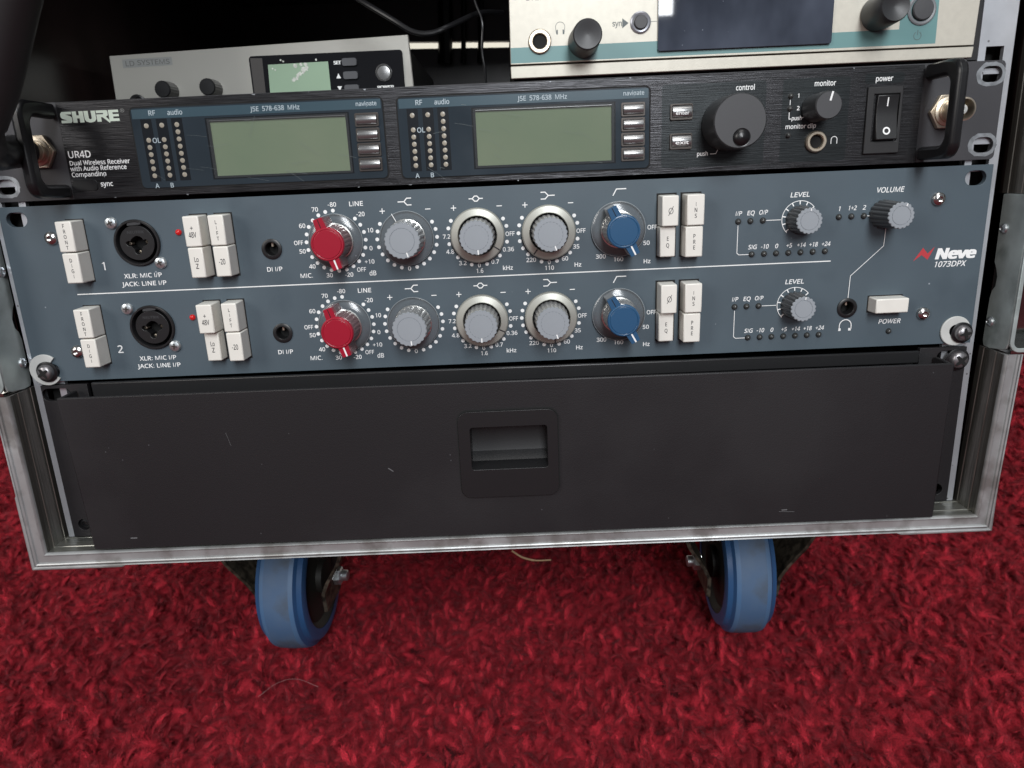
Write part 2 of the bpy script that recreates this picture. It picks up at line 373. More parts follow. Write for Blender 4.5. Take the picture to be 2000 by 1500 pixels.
# glyph outlines: advance, then contours, in thousandths of an em
GLYPHS={"0":[560,[223,722,279,726,331,722,379,706,419,680,455,644,481,600,503,550,517,491,525,425,528,351,526,277,519,211,505,154,485,100,459,56,425,20,383,-6,335,-20,279,-26,201,-14,138,20,90,78,58,154,38,243,32,351,34,425,42,491,56,548,76,600,102,644,136,680,175,706],[249,618,225,608,205,594,189,572,164,507,156,463,150,351,154,265,164,195,181,142,205,108,237,88,279,80,321,88,353,108,377,142,395,193,405,263,409,351,403,463,395,507,369,572,353,594,333,608,309,618]],"1":[560,[64,554,271,716,363,716,363,-16,247,-16,249,570,269,588],[239,562,229,554,217,542,130,473]],"2":[560,[269,726,313,722,353,714,389,702,421,682,447,658,469,630,485,598,495,562,495,485,487,449,455,381,409,315,313,215,172,76,172,94,525,94,525,-16,32,-16,32,78,329,387,347,413,369,463,377,519,373,550,363,574,347,594,327,608,301,616,269,620,211,612,185,604,136,574,98,546,32,630,86,670,156,706,209,720]],"3":[560,[267,726,337,720,395,702,441,672,473,632,493,588,499,536,491,475,465,423,447,403,399,371,353,355,353,377,395,369,439,351,475,323,501,287,517,245,521,199,517,158,507,118,491,82,465,50,433,24,395,2,349,-14,295,-22,235,-26,132,-18,68,0,28,18,28,134,80,110,144,90,237,78,291,82,333,94,363,112,383,136,395,166,399,201,397,225,379,261,365,275,319,297,257,307,136,309,136,413,253,415,309,429,349,455,371,489,379,530,375,556,365,578,351,596,329,610,301,618,223,618,168,602,118,576,88,556,26,640,98,686,175,716]],"4":[560,[4,237,341,720,455,720,455,251,556,251,556,144,455,144,455,-16,339,-16,339,144,4,144],[343,594,365,592,327,526,136,251,339,251]],"5":[560,[62,361,90,716,471,716,471,604,193,604,179,437,269,445,317,443,361,433,401,419,435,399,465,373,489,343,507,307,517,267,521,223,517,175,507,130,487,90,461,56,429,26,391,4,347,-12,297,-22,243,-26,172,-22,108,-8,78,2,46,18,46,136,120,100,213,82,243,80,289,84,327,96,359,114,381,138,395,172,401,215,397,253,383,283,363,307,335,325,293,337,223,341,118,325]],"6":[560,[373,726,437,722,477,712,477,606,405,622,335,620,301,614,271,602,223,568,191,521,170,461,158,371,138,371,158,397,191,423,233,443,283,453,311,455,373,447,425,427,471,393,505,347,525,291,530,225,526,177,517,132,501,92,479,58,451,28,419,4,381,-12,337,-22,291,-26,257,-24,191,-6,136,30,90,86,56,158,46,199,38,299,46,421,64,499,92,570,136,634,164,660,197,682,233,700,275,714],[293,355,243,347,201,325,185,311,164,277,158,221,172,164,191,130,217,102,233,92,269,80,291,78,325,82,355,94,379,114,397,142,409,177,413,225,409,263,399,295,383,321,361,339,331,351]],"7":[560,[28,604,28,716,528,716,528,630,239,-16,108,-16,395,604]],"8":[560,[279,726,339,720,393,704,441,678,477,642,499,596,505,542,497,485,471,439,433,401,389,371,443,337,487,295,505,271,517,245,525,213,525,142,515,104,497,72,473,42,445,18,409,0,371,-14,329,-24,233,-24,187,-16,148,-2,114,16,84,40,62,68,46,102,36,138,32,177,34,211,42,241,54,269,90,315,160,367,102,417,72,461,62,485,54,542,58,580,68,614,86,642,108,668,136,688,166,704,201,716],[279,624,221,614,199,600,183,584,174,564,172,519,185,487,209,461,283,421,335,449,375,487,385,511,385,564,375,584,359,600,337,614],[265,313,221,291,172,249,154,217,148,177,152,150,162,126,179,104,203,88,237,78,279,74,321,78,353,88,379,104,397,126,407,152,411,181,405,215,369,259,303,297]],"9":[560,[227,722,273,726,341,716,401,688,429,668,475,614,493,580,507,542,523,453,525,349,513,249,501,201,463,112,435,72,399,40,357,12,309,-10,251,-22,174,-26,124,-22,84,-12,84,96,158,78,185,76,263,86,293,98,339,132,373,179,385,207,405,307,405,327,425,327,389,289,351,265,305,251,249,245,189,251,138,271,94,305,60,351,40,407,34,473,36,523,46,566,62,606,86,642,114,672,148,694,185,712],[273,620,237,616,209,604,185,586,166,558,154,521,150,475,154,435,164,403,179,379,201,361,231,349,269,345,321,353,361,375,389,405,405,441,403,497,383,552,373,570,347,596,313,614]],"A":[626,[-24,-16,263,718,363,718,648,-16,523,-16,439,201,183,201,100,-16],[303,586,313,554,321,580,323,594],[307,572,329,501,401,311,225,311,303,519,309,542]],"B":[636,[80,-16,80,716,295,716,377,710,447,698,503,674,542,638,568,588,576,526,574,497,560,447,546,423,509,387,487,373,443,359,443,379,489,367,515,355,560,319,590,267,598,235,600,199,596,156,586,116,568,82,542,52,513,28,477,8,437,-6,391,-14],[199,608,351,606,391,598,421,586,439,568,449,546,453,517,451,485,441,461,425,443,401,429,363,421,311,417,199,417],[199,313,355,311,413,297,435,287,461,261,473,227,475,205,471,174,459,146,443,122,417,106,377,94,323,90,199,90]],"C":[618,[325,720,395,726,469,720,536,706,610,676,560,572,477,604,425,614,395,616,351,612,309,602,275,584,243,560,217,530,197,495,181,453,172,403,172,297,179,249,195,205,213,170,239,140,269,116,305,98,345,88,423,84,505,96,576,116,576,8,513,-14,419,-26,311,-20,249,-6,193,20,148,56,110,100,82,154,60,213,48,279,44,351,48,421,62,485,84,544,116,596,156,642,203,678,261,704]],"D":[716,[80,-16,80,716,311,716,381,710,443,698,501,674,550,642,594,602,628,552,652,495,666,431,672,357,666,279,652,211,626,152,590,102,546,58,495,26,433,2,365,-12,291,-16],[199,608,297,608,373,600,433,580,483,546,517,501,538,435,546,353,538,273,517,207,481,158,429,122,361,100,277,92,199,92]],"E":[544,[80,-16,80,716,503,716,503,606,199,606,199,419,485,419,485,311,199,311,199,94,503,94,503,-16]],"F":[509,[80,-16,80,716,503,716,503,606,199,606,199,391,483,391,483,281,199,281,199,-16]],"G":[714,[347,720,423,726,536,714,604,696,652,676,606,570,511,604,417,616,367,612,321,602,283,584,247,558,219,528,197,493,181,451,172,403,168,349,179,251,193,209,213,172,239,142,271,116,311,98,359,86,415,82,469,84,536,96,536,275,383,275,383,385,656,385,656,14,568,-10,487,-22,395,-26,323,-20,259,-6,203,20,156,56,116,100,84,152,62,211,48,277,44,349,48,423,64,489,88,546,124,600,168,644,219,678,279,704]],"H":[726,[80,-16,80,716,199,716,199,419,526,419,526,716,646,716,646,-16,526,-16,526,311,199,311,199,-16]],"J":[267,[74,716,193,716,191,-34,183,-74,170,-108,152,-138,128,-162,100,-179,68,-191,34,-199,-34,-201,-92,-183,-92,-80,-6,-94,22,-90,54,-70,68,-42,72,-22]],"K":[606,[80,-16,80,716,199,716,199,397,485,716,632,716,339,393,638,-16,495,-16,251,311,199,263,199,-16]],"L":[513,[80,-16,80,716,199,716,199,94,505,94,505,-16]],"M":[875,[80,0,165,0,165,560,395,0,475,0,710,560,710,0,795,0,795,700,670,700,435,140,205,700,80,700]],"N":[744,[80,-16,80,716,205,716,578,136,556,136,550,305,550,716,666,716,666,-16,538,-16,164,564,187,548,191,391,191,-16]],"O":[766,[313,722,385,726,453,722,515,706,568,680,614,644,654,600,684,546,704,487,718,423,722,351,718,279,704,213,684,154,654,102,614,58,568,22,515,-4,453,-20,383,-26,311,-20,249,-4,193,22,148,58,110,102,80,156,60,215,48,281,44,351,48,423,60,487,80,546,110,598,148,642,193,678,249,706],[383,616,337,612,297,602,261,586,233,562,209,532,191,497,179,453,172,405,172,297,179,247,191,205,209,168,233,138,261,114,297,98,337,86,383,82,431,86,471,98,505,114,532,138,554,168,572,205,586,247,594,297,596,351,590,431,572,497,544,548,505,586,453,608]],"P":[592,[80,-16,80,716,281,716,367,710,437,690,491,658,528,612,550,558,558,495,552,435,544,405,515,351,467,307,437,289,401,275,361,265,315,259,199,257,199,-16],[199,608,271,608,327,604,369,594,399,578,419,556,431,526,435,489,433,461,427,437,417,417,403,401,383,387,329,369,253,363,199,363]],"Q":[766,[313,722,385,726,453,722,515,706,568,680,614,644,654,600,684,546,704,487,718,423,722,351,718,293,698,191,678,146,654,104,626,68,590,36,552,12,528,2,706,-181,534,-181,401,-26,311,-20,249,-4,193,22,148,58,110,102,80,156,60,215,48,281,44,351,48,423,60,487,80,546,110,598,148,642,193,678,249,706],[383,616,337,612,297,602,261,586,233,562,209,532,191,497,179,453,172,405,172,297,179,247,191,205,209,168,233,138,261,114,297,98,337,86,383,82,431,86,471,98,505,114,532,138,554,168,572,205,586,247,594,297,596,351,590,431,572,497,544,548,505,586,453,608]],"R":[610,[80,-16,80,716,289,716,395,706,437,692,475,674,505,650,528,620,546,584,556,544,556,463,548,429,536,401,521,375,479,335,427,305,622,-16,483,-16,313,273,199,273,199,-16],[199,606,317,606,347,602,393,586,421,560,429,544,435,497,431,461,421,431,403,409,375,393,337,383,287,379,199,379]],"S":[538,[281,726,357,720,423,706,495,678,457,574,365,606,281,616,231,610,197,596,175,574,166,546,166,511,175,479,199,455,271,417,347,389,441,335,465,311,483,287,497,257,509,187,505,144,493,106,475,72,449,42,419,18,381,-2,293,-24,166,-22,60,2,34,14,34,132,110,104,175,88,245,82,303,88,347,104,373,130,381,144,387,197,383,215,365,241,331,267,195,323,130,359,82,405,64,431,52,461,42,530,46,568,56,604,74,636,98,662,126,684,160,702,197,716]],"T":[544,[-6,606,-6,716,550,716,550,606,333,606,333,-16,211,-16,211,606]],"U":[716,[72,247,72,716,191,716,191,247,197,197,211,158,233,126,265,102,307,88,359,82,413,88,455,104,485,128,507,162,519,201,525,247,525,716,642,716,640,197,628,152,612,110,586,70,554,38,517,10,469,-10,415,-22,355,-26,271,-18,201,8,146,50,104,106,80,174]],"V":[588,[239,-16,-22,716,104,716,293,166,281,118,293,174,349,-16,610,716,483,716,299,183]],"W":[911,[185,-16,-8,716,116,716,297,-16,453,525,437,588,453,497,463,562,457,538],[267,281,395,716,509,716,664,197,794,716,919,716,724,-16,676,132,664,187],[457,511,471,455,610,-16,650,124,662,211,678,120],[237,150,259,122,245,209,233,136],[654,142,656,160,660,179],[253,160,255,146,257,134]],"X":[574,[217,365,-10,716,126,716,287,455,451,716,582,716,355,367,598,-16,461,-16,285,273,106,-16,-26,-16]],"Y":[554,[217,263,-26,716,106,716,277,389,451,716,580,716,337,267,337,-16,217,-16]],"Z":[560,[34,604,34,716,528,716,528,628,174,94,538,94,538,-16,22,-16,22,72,375,604]],"a":[550,[283,550,343,544,395,530,435,505,465,467,481,417,487,359,487,-16,395,-16,379,58,395,58,351,14,311,-8,265,-22,209,-26,162,-22,120,-8,82,16,52,50,34,94,30,146,36,199,60,243,98,279,150,305,215,323,371,331,367,385,359,411,347,427,329,439,277,449,203,437,122,403,82,497,179,536,213,544],[251,233,209,223,181,209,164,191,154,172,150,146,160,106,187,84,229,76,269,80,301,90,331,108,351,134,365,168,369,239]],"c":[471,[251,548,327,550,405,536,459,515,421,415,333,441,267,441,241,435,201,409,185,389,166,335,160,261,166,189,185,136,219,100,239,90,293,80,343,84,405,102,445,120,445,8,375,-18,293,-26,247,-22,203,-12,162,4,126,28,96,60,70,100,52,146,42,199,38,259,42,323,54,377,72,425,98,465,130,497,166,521,207,536]],"d":[602,[417,760,534,760,534,-16,437,-16,423,54,441,54,405,18,379,0,347,-14,311,-24,269,-26,203,-18,148,6,100,48,66,104,44,175,38,261,44,347,66,419,102,477,148,519,205,542,269,550,311,548,347,540,377,526,427,489,441,473,421,473,417,523],[329,443,283,447,245,443,215,427,191,399,174,361,164,315,160,259,164,203,174,158,191,124,215,98,245,84,283,78,329,82,363,96,387,118,405,148,415,191,419,259,415,319,405,365,389,403,365,427]],"e":[552,[239,546,285,550,331,546,373,536,411,519,443,495,469,465,491,429,507,389,519,299,519,229,162,229,166,195,179,154,199,122,229,98,265,84,341,80,395,88,447,104,495,124,495,14,459,-2,403,-18,307,-26,257,-22,209,-12,168,6,130,32,98,64,72,104,52,150,42,201,38,259,42,315,52,367,68,413,92,455,120,489,156,515,195,534],[285,449,251,445,223,433,199,413,181,387,168,353,164,331,395,331,393,353,383,387,369,413,349,433,321,445]],"f":[337,[223,760,277,766,371,752,399,742,367,644,291,662,255,660,239,652,227,640,217,622,211,594,209,540,341,540,341,443,209,443,209,-16,92,-16,92,443,-2,443,-2,511,92,540,96,622,112,676,140,716,177,744]],"g":[602,[203,542,269,550,339,542,369,530,399,513,425,491,441,471,425,471,437,540,534,540,534,-10,441,54,98,52,64,110,44,179,38,261,44,343,64,413,98,471,146,515],[339,439,281,447,245,441,217,427,193,401,174,365,164,317,160,261,164,203,174,158,191,122,215,96,245,82,283,76,347,86,375,102,397,128,411,164,419,211,417,305,413,341,393,395,377,415,359,429],[419,40,419,6,401,12,341,-16,307,-24,269,-26,203,-18,146,8],[80,-213,80,-98,156,-130,219,-144,253,-146]],"h":[606,[68,-16,68,760,185,760,181,469,162,469,185,497,243,532,311,548,377,548,447,528,477,511,501,487,519,459,532,425,540,387,542,-16,425,-16,423,371,401,421,383,435,357,443,323,447,275,441,239,427,215,403,199,369,189,325,185,271,185,-16]],"i":[253,[68,-16,68,540,185,540,185,-16],[128,738,160,730,185,706,191,688,191,646,185,628,160,604,128,596,94,604,68,628,60,666,62,688,68,706,94,730]],"k":[523,[68,-16,68,760,183,760,181,287,162,287,219,359,391,540,536,540,307,299,546,-16,403,-16,225,221,183,185,183,-16]],"l":[253,[68,-16,68,760,185,760,185,-16]],"m":[915,[624,548,660,550,718,546,766,528,804,501,832,459,848,407,852,343,852,-16,736,-16,736,337,726,401,714,421,696,435,674,443,644,447,602,443,570,429,548,409,532,379,523,339,519,289,519,-16,401,-16,399,373,391,401,379,421,361,435,339,443,309,447,279,445,235,427,219,413,207,395,197,371,187,309,185,-16,68,-16,68,540,166,540,179,469,162,469,201,513,239,534,303,550,365,548,403,540,435,526,463,509,485,483,495,463,483,463,499,485,525,509,556,528,588,540]],"n":[606,[337,550,397,546,449,528,489,501,519,461,536,407,542,343,542,-16,425,-16,423,371,401,421,383,435,357,443,323,447,275,441,239,427,215,403,199,371,189,327,185,271,185,-16,68,-16,68,540,166,540,179,469,162,469,187,499,223,525,289,546]],"o":[592,[223,542,297,550,347,546,391,536,431,517,469,491,499,457,523,419,540,373,552,321,556,263,552,205,542,154,525,108,501,68,469,34,433,8,391,-10,345,-22,295,-26,247,-22,203,-10,164,8,126,34,96,68,72,108,52,154,42,205,38,263,46,347,68,417,108,475,160,517],[295,447,251,441,217,425,191,401,174,365,164,319,160,263,166,191,174,162,185,136,219,100,241,88,267,80,327,80,353,88,375,100,393,116,407,136,419,162,433,225,433,301,419,365,393,409,375,425,353,437,327,445]],"p":[602,[333,550,397,542,455,519,501,479,536,421,558,349,564,263,562,205,552,154,536,108,515,66,487,34,455,8,417,-12,377,-22,333,-26,291,-24,255,-14,223,0,197,16,162,50,181,50,185,-20,185,-251,68,-251,68,540,168,540,179,469,162,469,213,521,279,546],[201,377,189,333,185,263,189,205,199,160,215,124,237,98,271,84,319,78,347,80,369,88,389,100,419,140,437,195,443,227,439,317,429,363,411,399,387,425,357,441,317,447,273,441,239,429,217,407]],"r":[405,[289,546,349,550,407,542,393,431,323,441,299,439,255,421,235,407,205,365,193,339,187,311,185,-16,68,-16,68,540,168,540,177,445,160,445,174,467,223,517,255,534]],"s":[469,[189,546,279,550,369,534,435,509,393,411,289,445,241,449,211,447,170,433,158,425,150,413,152,381,177,357,361,277,385,261,421,223,433,201,441,146,439,110,429,78,413,50,391,26,365,8,333,-8,259,-24,148,-22,66,-2,36,14,36,128,80,106,132,88,217,76,255,78,283,84,303,94,323,120,323,156,311,172,239,211,144,251,94,279,56,317,44,339,36,365,34,397,40,443,62,481,96,513,140,534]],"t":[353,[78,544,114,662,191,662,191,540,345,540,345,443,191,443,191,156,201,110,223,86,259,76,319,84,349,92,349,-4,295,-22,243,-26,187,-20,162,-10,138,4,116,22,98,46,84,76,76,112,74,443,0,443,0,511]],"u":[606,[62,540,181,540,183,152,191,124,205,104,223,90,247,82,281,78,329,84,365,98,389,120,405,154,417,197,421,251,421,540,538,540,538,-16,439,-16,425,54,443,54,419,26,361,-10,315,-22,269,-26,227,-24,189,-16,156,-4,128,14,104,36,84,66,72,100,64,138]],"v":[499,[187,-16,-24,540,104,540,259,92,237,92,279,221,395,540,521,540,309,-16]],"w":[770,[144,-16,-10,542,112,542,215,138,221,104,197,106,231,235,327,542,445,542,572,106,548,104,582,249,658,542,780,542,626,-16,501,-16,373,421,397,423,363,291,265,-16]],"x":[519,[187,269,-4,540,134,540,259,355,385,540,523,540,329,269,530,-16,395,-16,259,181,124,-16,-14,-16]],"y":[499,[195,-2,-22,540,104,540,249,156,263,100,241,100,285,233,395,540,523,540,275,-110,243,-168,201,-211,177,-229,118,-249,16,-245,-6,-239,-6,-140,68,-150,114,-140,146,-110,160,-90]],"z":[461,[40,443,40,540,431,540,431,455,168,82,439,82,439,-16,22,-16,22,62,289,443]],"I":[270,[90,0,180,0,180,700,90,700]],":":[260,[80,0,180,0,180,105,80,105],[80,400,180,400,180,505,80,505]],".":[260,[80,0,180,0,180,105,80,105]],"/":[330,[10,-10,90,-10,320,710,240,710]],"-":[370,[40,230,330,230,330,315,40,315]],"+":[560,[50,305,235,305,235,120,325,120,325,305,510,305,510,390,325,390,325,575,235,575,235,390,50,390]],"\u00ae":[800,[780,360,761,477,707,583,623,667,517,721,400,740,283,721,177,667,93,583,39,477,20,360,39,243,93,137,177,53,283,-1,400,-20,517,-1,623,53,707,137,761,243],[720,360,704,459,659,548,588,619,499,664,400,680,301,664,212,619,141,548,96,459,80,360,96,261,141,172,212,101,301,56,400,40,499,56,588,101,659,172,704,261],[270,180,330,180,330,540,270,540],[330,540,470,540,530,480,530,420,470,360,430,350,540,180,470,180,370,350,330,350,330,400,440,400,470,430,470,465,440,490,330,490]]}
# ================================================================== THE SETTING: floor and carpet
FLOOR = -326.0
fl = MB(); FZ = FLOOR-15; fl.add([(-3000, -2500, FZ), (3000, -2500, FZ), (3000, 3500, FZ), (-3000, 3500, FZ)], [(0, 1, 2, 3)])
finish('floor', fl, mat('red_carpet_backing', (.10, .003, .008), .9, var=.6, var_scale=60), kind='structure')

wl = MB(); wl.box(-3000, 3000, 1650, 1700, FLOOR-14, 1400)
finish('rear_board', wl, mat('cream_board', (.62, .60, .53), .8), kind='structure')  # pale board added behind the case to show bright through the rear slot

# ================================================================== FLIGHT CASE
case = thing('flight_case', 'aluminium edged black rack flight case standing on blue wheels', 'flight case', (0, 100, FLOOR))
XI, ZI, YF = 247.0, -178.5, -15.0
def prof_side():
    # (u outward from the inner flank, y) going round the section
    return [(0, 6), (0, 2.4), (.35, 2.2), (.35, -2.6), (0, -2.8), (0, -7.6), (.3, -7.8), (.3, -10.4), (0, -10.6), (0, -13.6),
            (.25, -14.8), (.9, -15.5), (1.5, -15.2), (1.8, -14.4), (5.7, -14.4), (6.0, -15.2), (6.6, -15.6), (7.2, -15.2), (7.4, -14.2),
            (7.8, -14.2), (8.0, -14.8), (8.6, -15.0), (9.0, -14.2), (9.0, 14), (7.8, 14), (7.8, -12), (1.4, -12), (1.4, 6)]
def extrude_side(sgn, zlow, zhigh, mitre):
    mb = MB(); P = prof_side(); n = len(P)
    lo = [(sgn*(XI+u), y, (ZI-u) if mitre else zlow) for u, y in P]
    hi = [(sgn*(XI+u), y, zhigh) for u, y in P]
    fs = [(i, (i+1) % n, (i+1) % n+n, i+n) for i in range(n)]
    mb.add(lo+hi, fs); 
    mb.add(hi, [tuple(range(n))])
    if not mitre: mb.add(lo, [tuple(range(n))[::-1]])
    return mb
def flare(mb, sg):
    # the right wall of this well-used case leans out a few millimetres toward the top
    if sg > 0: mb.v = [(x+min(4.2, max(0, z-ZI)*.038), y, z) for x, y, z in mb.v]
    return mb
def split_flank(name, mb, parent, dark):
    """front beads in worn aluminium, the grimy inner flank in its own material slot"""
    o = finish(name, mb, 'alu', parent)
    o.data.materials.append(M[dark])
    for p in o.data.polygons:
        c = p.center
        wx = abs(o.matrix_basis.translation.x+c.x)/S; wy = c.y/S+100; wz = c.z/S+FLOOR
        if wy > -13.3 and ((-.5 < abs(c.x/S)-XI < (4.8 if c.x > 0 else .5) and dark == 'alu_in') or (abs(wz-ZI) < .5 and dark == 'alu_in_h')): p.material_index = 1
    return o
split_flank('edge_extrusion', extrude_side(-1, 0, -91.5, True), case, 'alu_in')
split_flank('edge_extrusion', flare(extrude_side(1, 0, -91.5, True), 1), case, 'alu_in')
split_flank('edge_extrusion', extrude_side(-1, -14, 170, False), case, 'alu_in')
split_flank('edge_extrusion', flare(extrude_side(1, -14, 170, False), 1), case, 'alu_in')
mb = MB(); P = prof_side(); n = len(P)
a = [(-(XI+u), y, ZI-u) for u, y in P]; b = [(XI+u, y, ZI-u) for u, y in P]
mb.add(a+b, [(i, (i+1) % n, (i+1) % n+n, i+n) for i in range(n)])
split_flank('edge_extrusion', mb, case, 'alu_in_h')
# walls
for sg in (-1, 1):
    x0, x1 = sorted((sg*(XI+1.6), sg*(XI+7.7)))
    w = MB().prism([(-11.8, ZI-7.6), (420, ZI-7.6), (420, 175), (-11.8, 175), (-11.8, -14.2), (13, -14.2), (13, -91.3), (-11.8, -91.3)], x0, x1, 'x')
    finish('side_panel', flare(w, sg), 'wood', case)
finish('bottom_panel', MB().box(-XI-1.6, XI+1.6, -11.8, 420, ZI-7.6, ZI-1.6), 'wood', case)
finish('bottom_skin', MB().box(-XI-1.4, XI+1.4, 14.4, 420, ZI-9.0, ZI-7.75), 'ply', case)
finish('top_panel', MB().box(-XI-7.7, XI+12, -11, 420, 175, 183), 'wood', case)
bk = MB()
bk.prism([(-XI-7.7, ZI-7.6), (XI+12, ZI-7.6), (XI+12, 183), (-XI-7.7, 183)], 420, 427, 'y',
         holes=[[(-86, 131.5), (30, 128.5), (30, 134), (-86, 138)]])
finish('back_panel', bk, 'wood', case)
for x0, x1 in ((-55, -41), (-32.5, -27.5), (-16, -10.5)):
    finish('rear_cable', MB().tube([((x0+x1)/2-2, 410, 115), ((x0+x1)/2, 409, 135), ((x0+x1)/2+2, 410, 172)], (x1-x0)/2.0, 8), 'cable', case)
# corner braces on the outside of the case
for sg in (-1, 1):
    X = XI+9.05
    zt = -141.5
    c = MB()
    c.prism([(sg*X, zt-3), (sg*(X+1.3), zt-5), (sg*(X+1.6), ZI-10.4), (sg*(XI-38), ZI-10.6), (sg*(XI-41), ZI-9.05), (sg*X, ZI-9.05)], -14, 45, 'y')
    finish('corner_brace', c, 'alu', case, bevel=.5)
# rack rails
for sg in (-1, 1):
    holes = []
    for zc in (48.0, 36.0, 20.3, 4.6, -8.0, -24, -40, -52.6, -68.5, -84.3, -97.1, -113, -129, -141.5, -157, -172, 83, 96, 110, 108, 124):
        holes.append([(sg*236.6-4.2, zc-4.75), (sg*236.6+4.2, zc-4.75), (sg*236.6+4.2, zc+4.75), (sg*236.6-4.2, zc+4.75)])
    xs = sorted((sg*229.0, sg*245.2))
    r = MB().prism([(xs[0], ZI+.3), (xs[1], ZI+.3), (xs[1], 174), (xs[0], 174)], 3.15, 5.6, 'y', holes)
    finish('rack_rail', r, 'rail', case, bevel=.25)
    if True:
        hb = MB().prism([(sg*236.6-5.5, ZI+1), (sg*236.6+5.5, ZI+1), (sg*236.6+5.5, 173), (sg*236.6-5.5, 173)], 12, 13, 'y')
        finish('rail_backing', hb, 'hole', case)
# latch dishes let into both sides
for sg in (-1, 1):
    x0, x1 = sorted((sg*(XI-.1), sg*(XI+1.1)))
    pl = [(-15.2, -86), (-14, -88.6), (-11, -89.8), (-2, -91), (3.0, -90.6), (4.3, -88), (4.6, -66), (3.6, -62), (1.4, -59.5), (1.0, -55), (2.6, -51), (4.6, -48),
          (4.8, -14.5), (-15.2, -14.5)]
    d = MB().prism(pl, x0, x1, 'x')
    dish = finish('latch_dish', flare(d, sg), 'galv', case, bevel=.3)
    # front rim with its rounded lower corner
    rim = []
    for i in range(9):
        t = PI/2*i/8
        rim.append((sg*(XI+5.5-5.6*math.cos(t)), -15.9, -84.5-5.6*math.sin(t)))
    rim = [(sg*(XI-.1), -15.9, -14.6)]+rim+[(sg*(XI+9), -15.9, -90.1), (sg*(XI+60), -15.9, -90.1)]
    rm = MB()
    for k in range(len(rim)-1):
        (xa, ya, za), (xb, yb, zb) = rim[k], rim[k+1]
        def inn(x, z, last):
            return (x, z)
    outer = [(p[0], p[2]) for p in rim]
    inner = [(sg*(XI+1.9), -14.6)]+[(sg*(XI+5.5-3.6*math.cos(PI/2*i/8)), -84.5-3.6*math.sin(PI/2*i/8)) for i in range(9)]+[(sg*(XI+9), -88.1), (sg*(XI+60), -88.1)]
    rm.prism(outer+inner[::-1], -16.6, -15.3, 'y')
    finish('dish_rim', flare(rm, sg), 'galv', dish, bevel=.25)
    bx = MB()
    bx.box(*sorted((sg*(XI+1.15), sg*(XI+60))), 5.0, 12, -91, -14.4)
    bx.box(*sorted((sg*(XI+2), sg*(XI+60))), -15.2, 4.9, -91, -89.4)
    finish('dish_tray', flare(bx, sg), 'dish_dark', dish)
    finish('dish_backing', flare(MB().box(*sorted((sg*(XI+1.15), sg*(XI+1.5))), -14.9, 4.7, -89, -14.6), sg), 'hole', dish)
    for zc in (-31.0, -77.6):
        rv = MB().lathe((sg*(XI-.1), .6, zc), [(2.7, 0), (2.75, -sg*.3), (2.3, -sg*1.0), (1.2, -sg*1.5), (.9, -sg*1.2), (0.001, -sg*1.1)], 18, 'x')
        finish('rivet', flare(rv, sg), 'zinc', dish)
# casters
def caster(xc, yc, yaw, sgn):
    zc = -272.0
    f = MB()
    t = 2.6
    prof = []
    for s_ in (-1, 1):
        side = [(s_*46, -206), (s_*47, -212), (s_*45.5, -232), (s_*40, -246), (s_*30, -262), (s_*25.5, -272), (s_*25, -288)]
        inn = [(s_*(abs(x)-t), z) for x, z in side]
        poly = side+inn[::-1]
        # legs: deep at the crown, narrower toward the axle
        for k in range(len(side)-1):
            q = [side[k], side[k+1], inn[k+1], inn[k]]
            d0 = 34-max(0, (-206-side[k][1]))*.22; d1 = 34-max(0, (-206-side[k+1][1]))*.22
            vs = []
            for (x, z), dd in ((q[0], d0), (q[1], d1), (q[2], d1), (q[3], d0)):
                vs.append((xc+x, yc-6-dd, z)); vs.append((xc+x, yc-6+dd, z))
            f.add(vs, [(0, 2, 3, 1), (4, 6, 7, 5), (0, 1, 7, 6), (0, 6, 4, 2), (1, 3, 5, 7), (2, 4, 5, 3)])
    f.lathe((xc, yc-6, -206), [(47, -1), (48, 1.5), (40, 5), (30, 9), (30, 12.9)], 40, 'z')
    o = finish('caster', f, 'fork', case, at=(xc, yc, zc))
    finish('mounting_plate', MB().prism(rrect(xc-52, xc+52, yc-6-42, yc-6+42, 6), -192.9, -189.6, 'z').lathe((xc, yc-34, -196.5), [(4.5, 0), (5, 3.4)], 12, 'z'), 'plate_steel', o)
    w = MB()
    hw = 16.6
    w.lathe((xc, yc, zc), [(37, -hw), (41, -hw-.3), (44.5, -hw+.6), (46.2, -hw+3.6), (49.2, -hw+5.2), (50, -hw+8), (50.05, -hw+9), (50.3, 0), (50.05, hw-9), (50, hw-8), (49.2, hw-5.2), (46.2, hw-3.6), (44.5, hw-.6), (41, hw+.3), (37, hw)], 72, 'x', close=False)
    wo = finish('wheel_tread', w, 'blue_tread', o)
    wo.data.materials.append(M['blue_rim']); wo.data.materials.append(M['tread_worn'])
    for p in wo.data.polygons:
        r = math.hypot(p.center.y, p.center.z)/S
        if abs(p.center.x)/S > hw-5.4: p.material_index = 1
        elif abs(p.center.x)/S < hw-8.4: p.material_index = 2
    h = MB()
    h.lathe((xc, yc, zc), [(12, -hw-2), (12.2, -hw+2), (33, -hw+4), (36.8, -hw+.5), (37, -hw+.4), (37, hw-.4), (36.8, hw-.5), (33, hw-4), (12.2, hw-2), (12, hw+2)], 48, 'x')
    finish('wheel_hub', h, 'hub', o)
    for s_ in (-1, 1):
        nb = MB()
        nb.lathe((xc+s_*25, yc, zc), [(6.6, 0), (6.6, s_*5.0), (5.4, s_*5.8)], 6, 'x')
        nb.lathe((xc+s_*30.9, yc, zc), [(4.0, 0), (4.0, s_*3.6), (3.2, s_*4.2)], 16, 'x')
        finish('axle_nut', nb, 'zinc', o)
    o.rotation_euler.z = math.radians(yaw)
    return o
caster(-157.3, 113, -3.5, -1)
caster(161.5, 110, -2.5, 1)

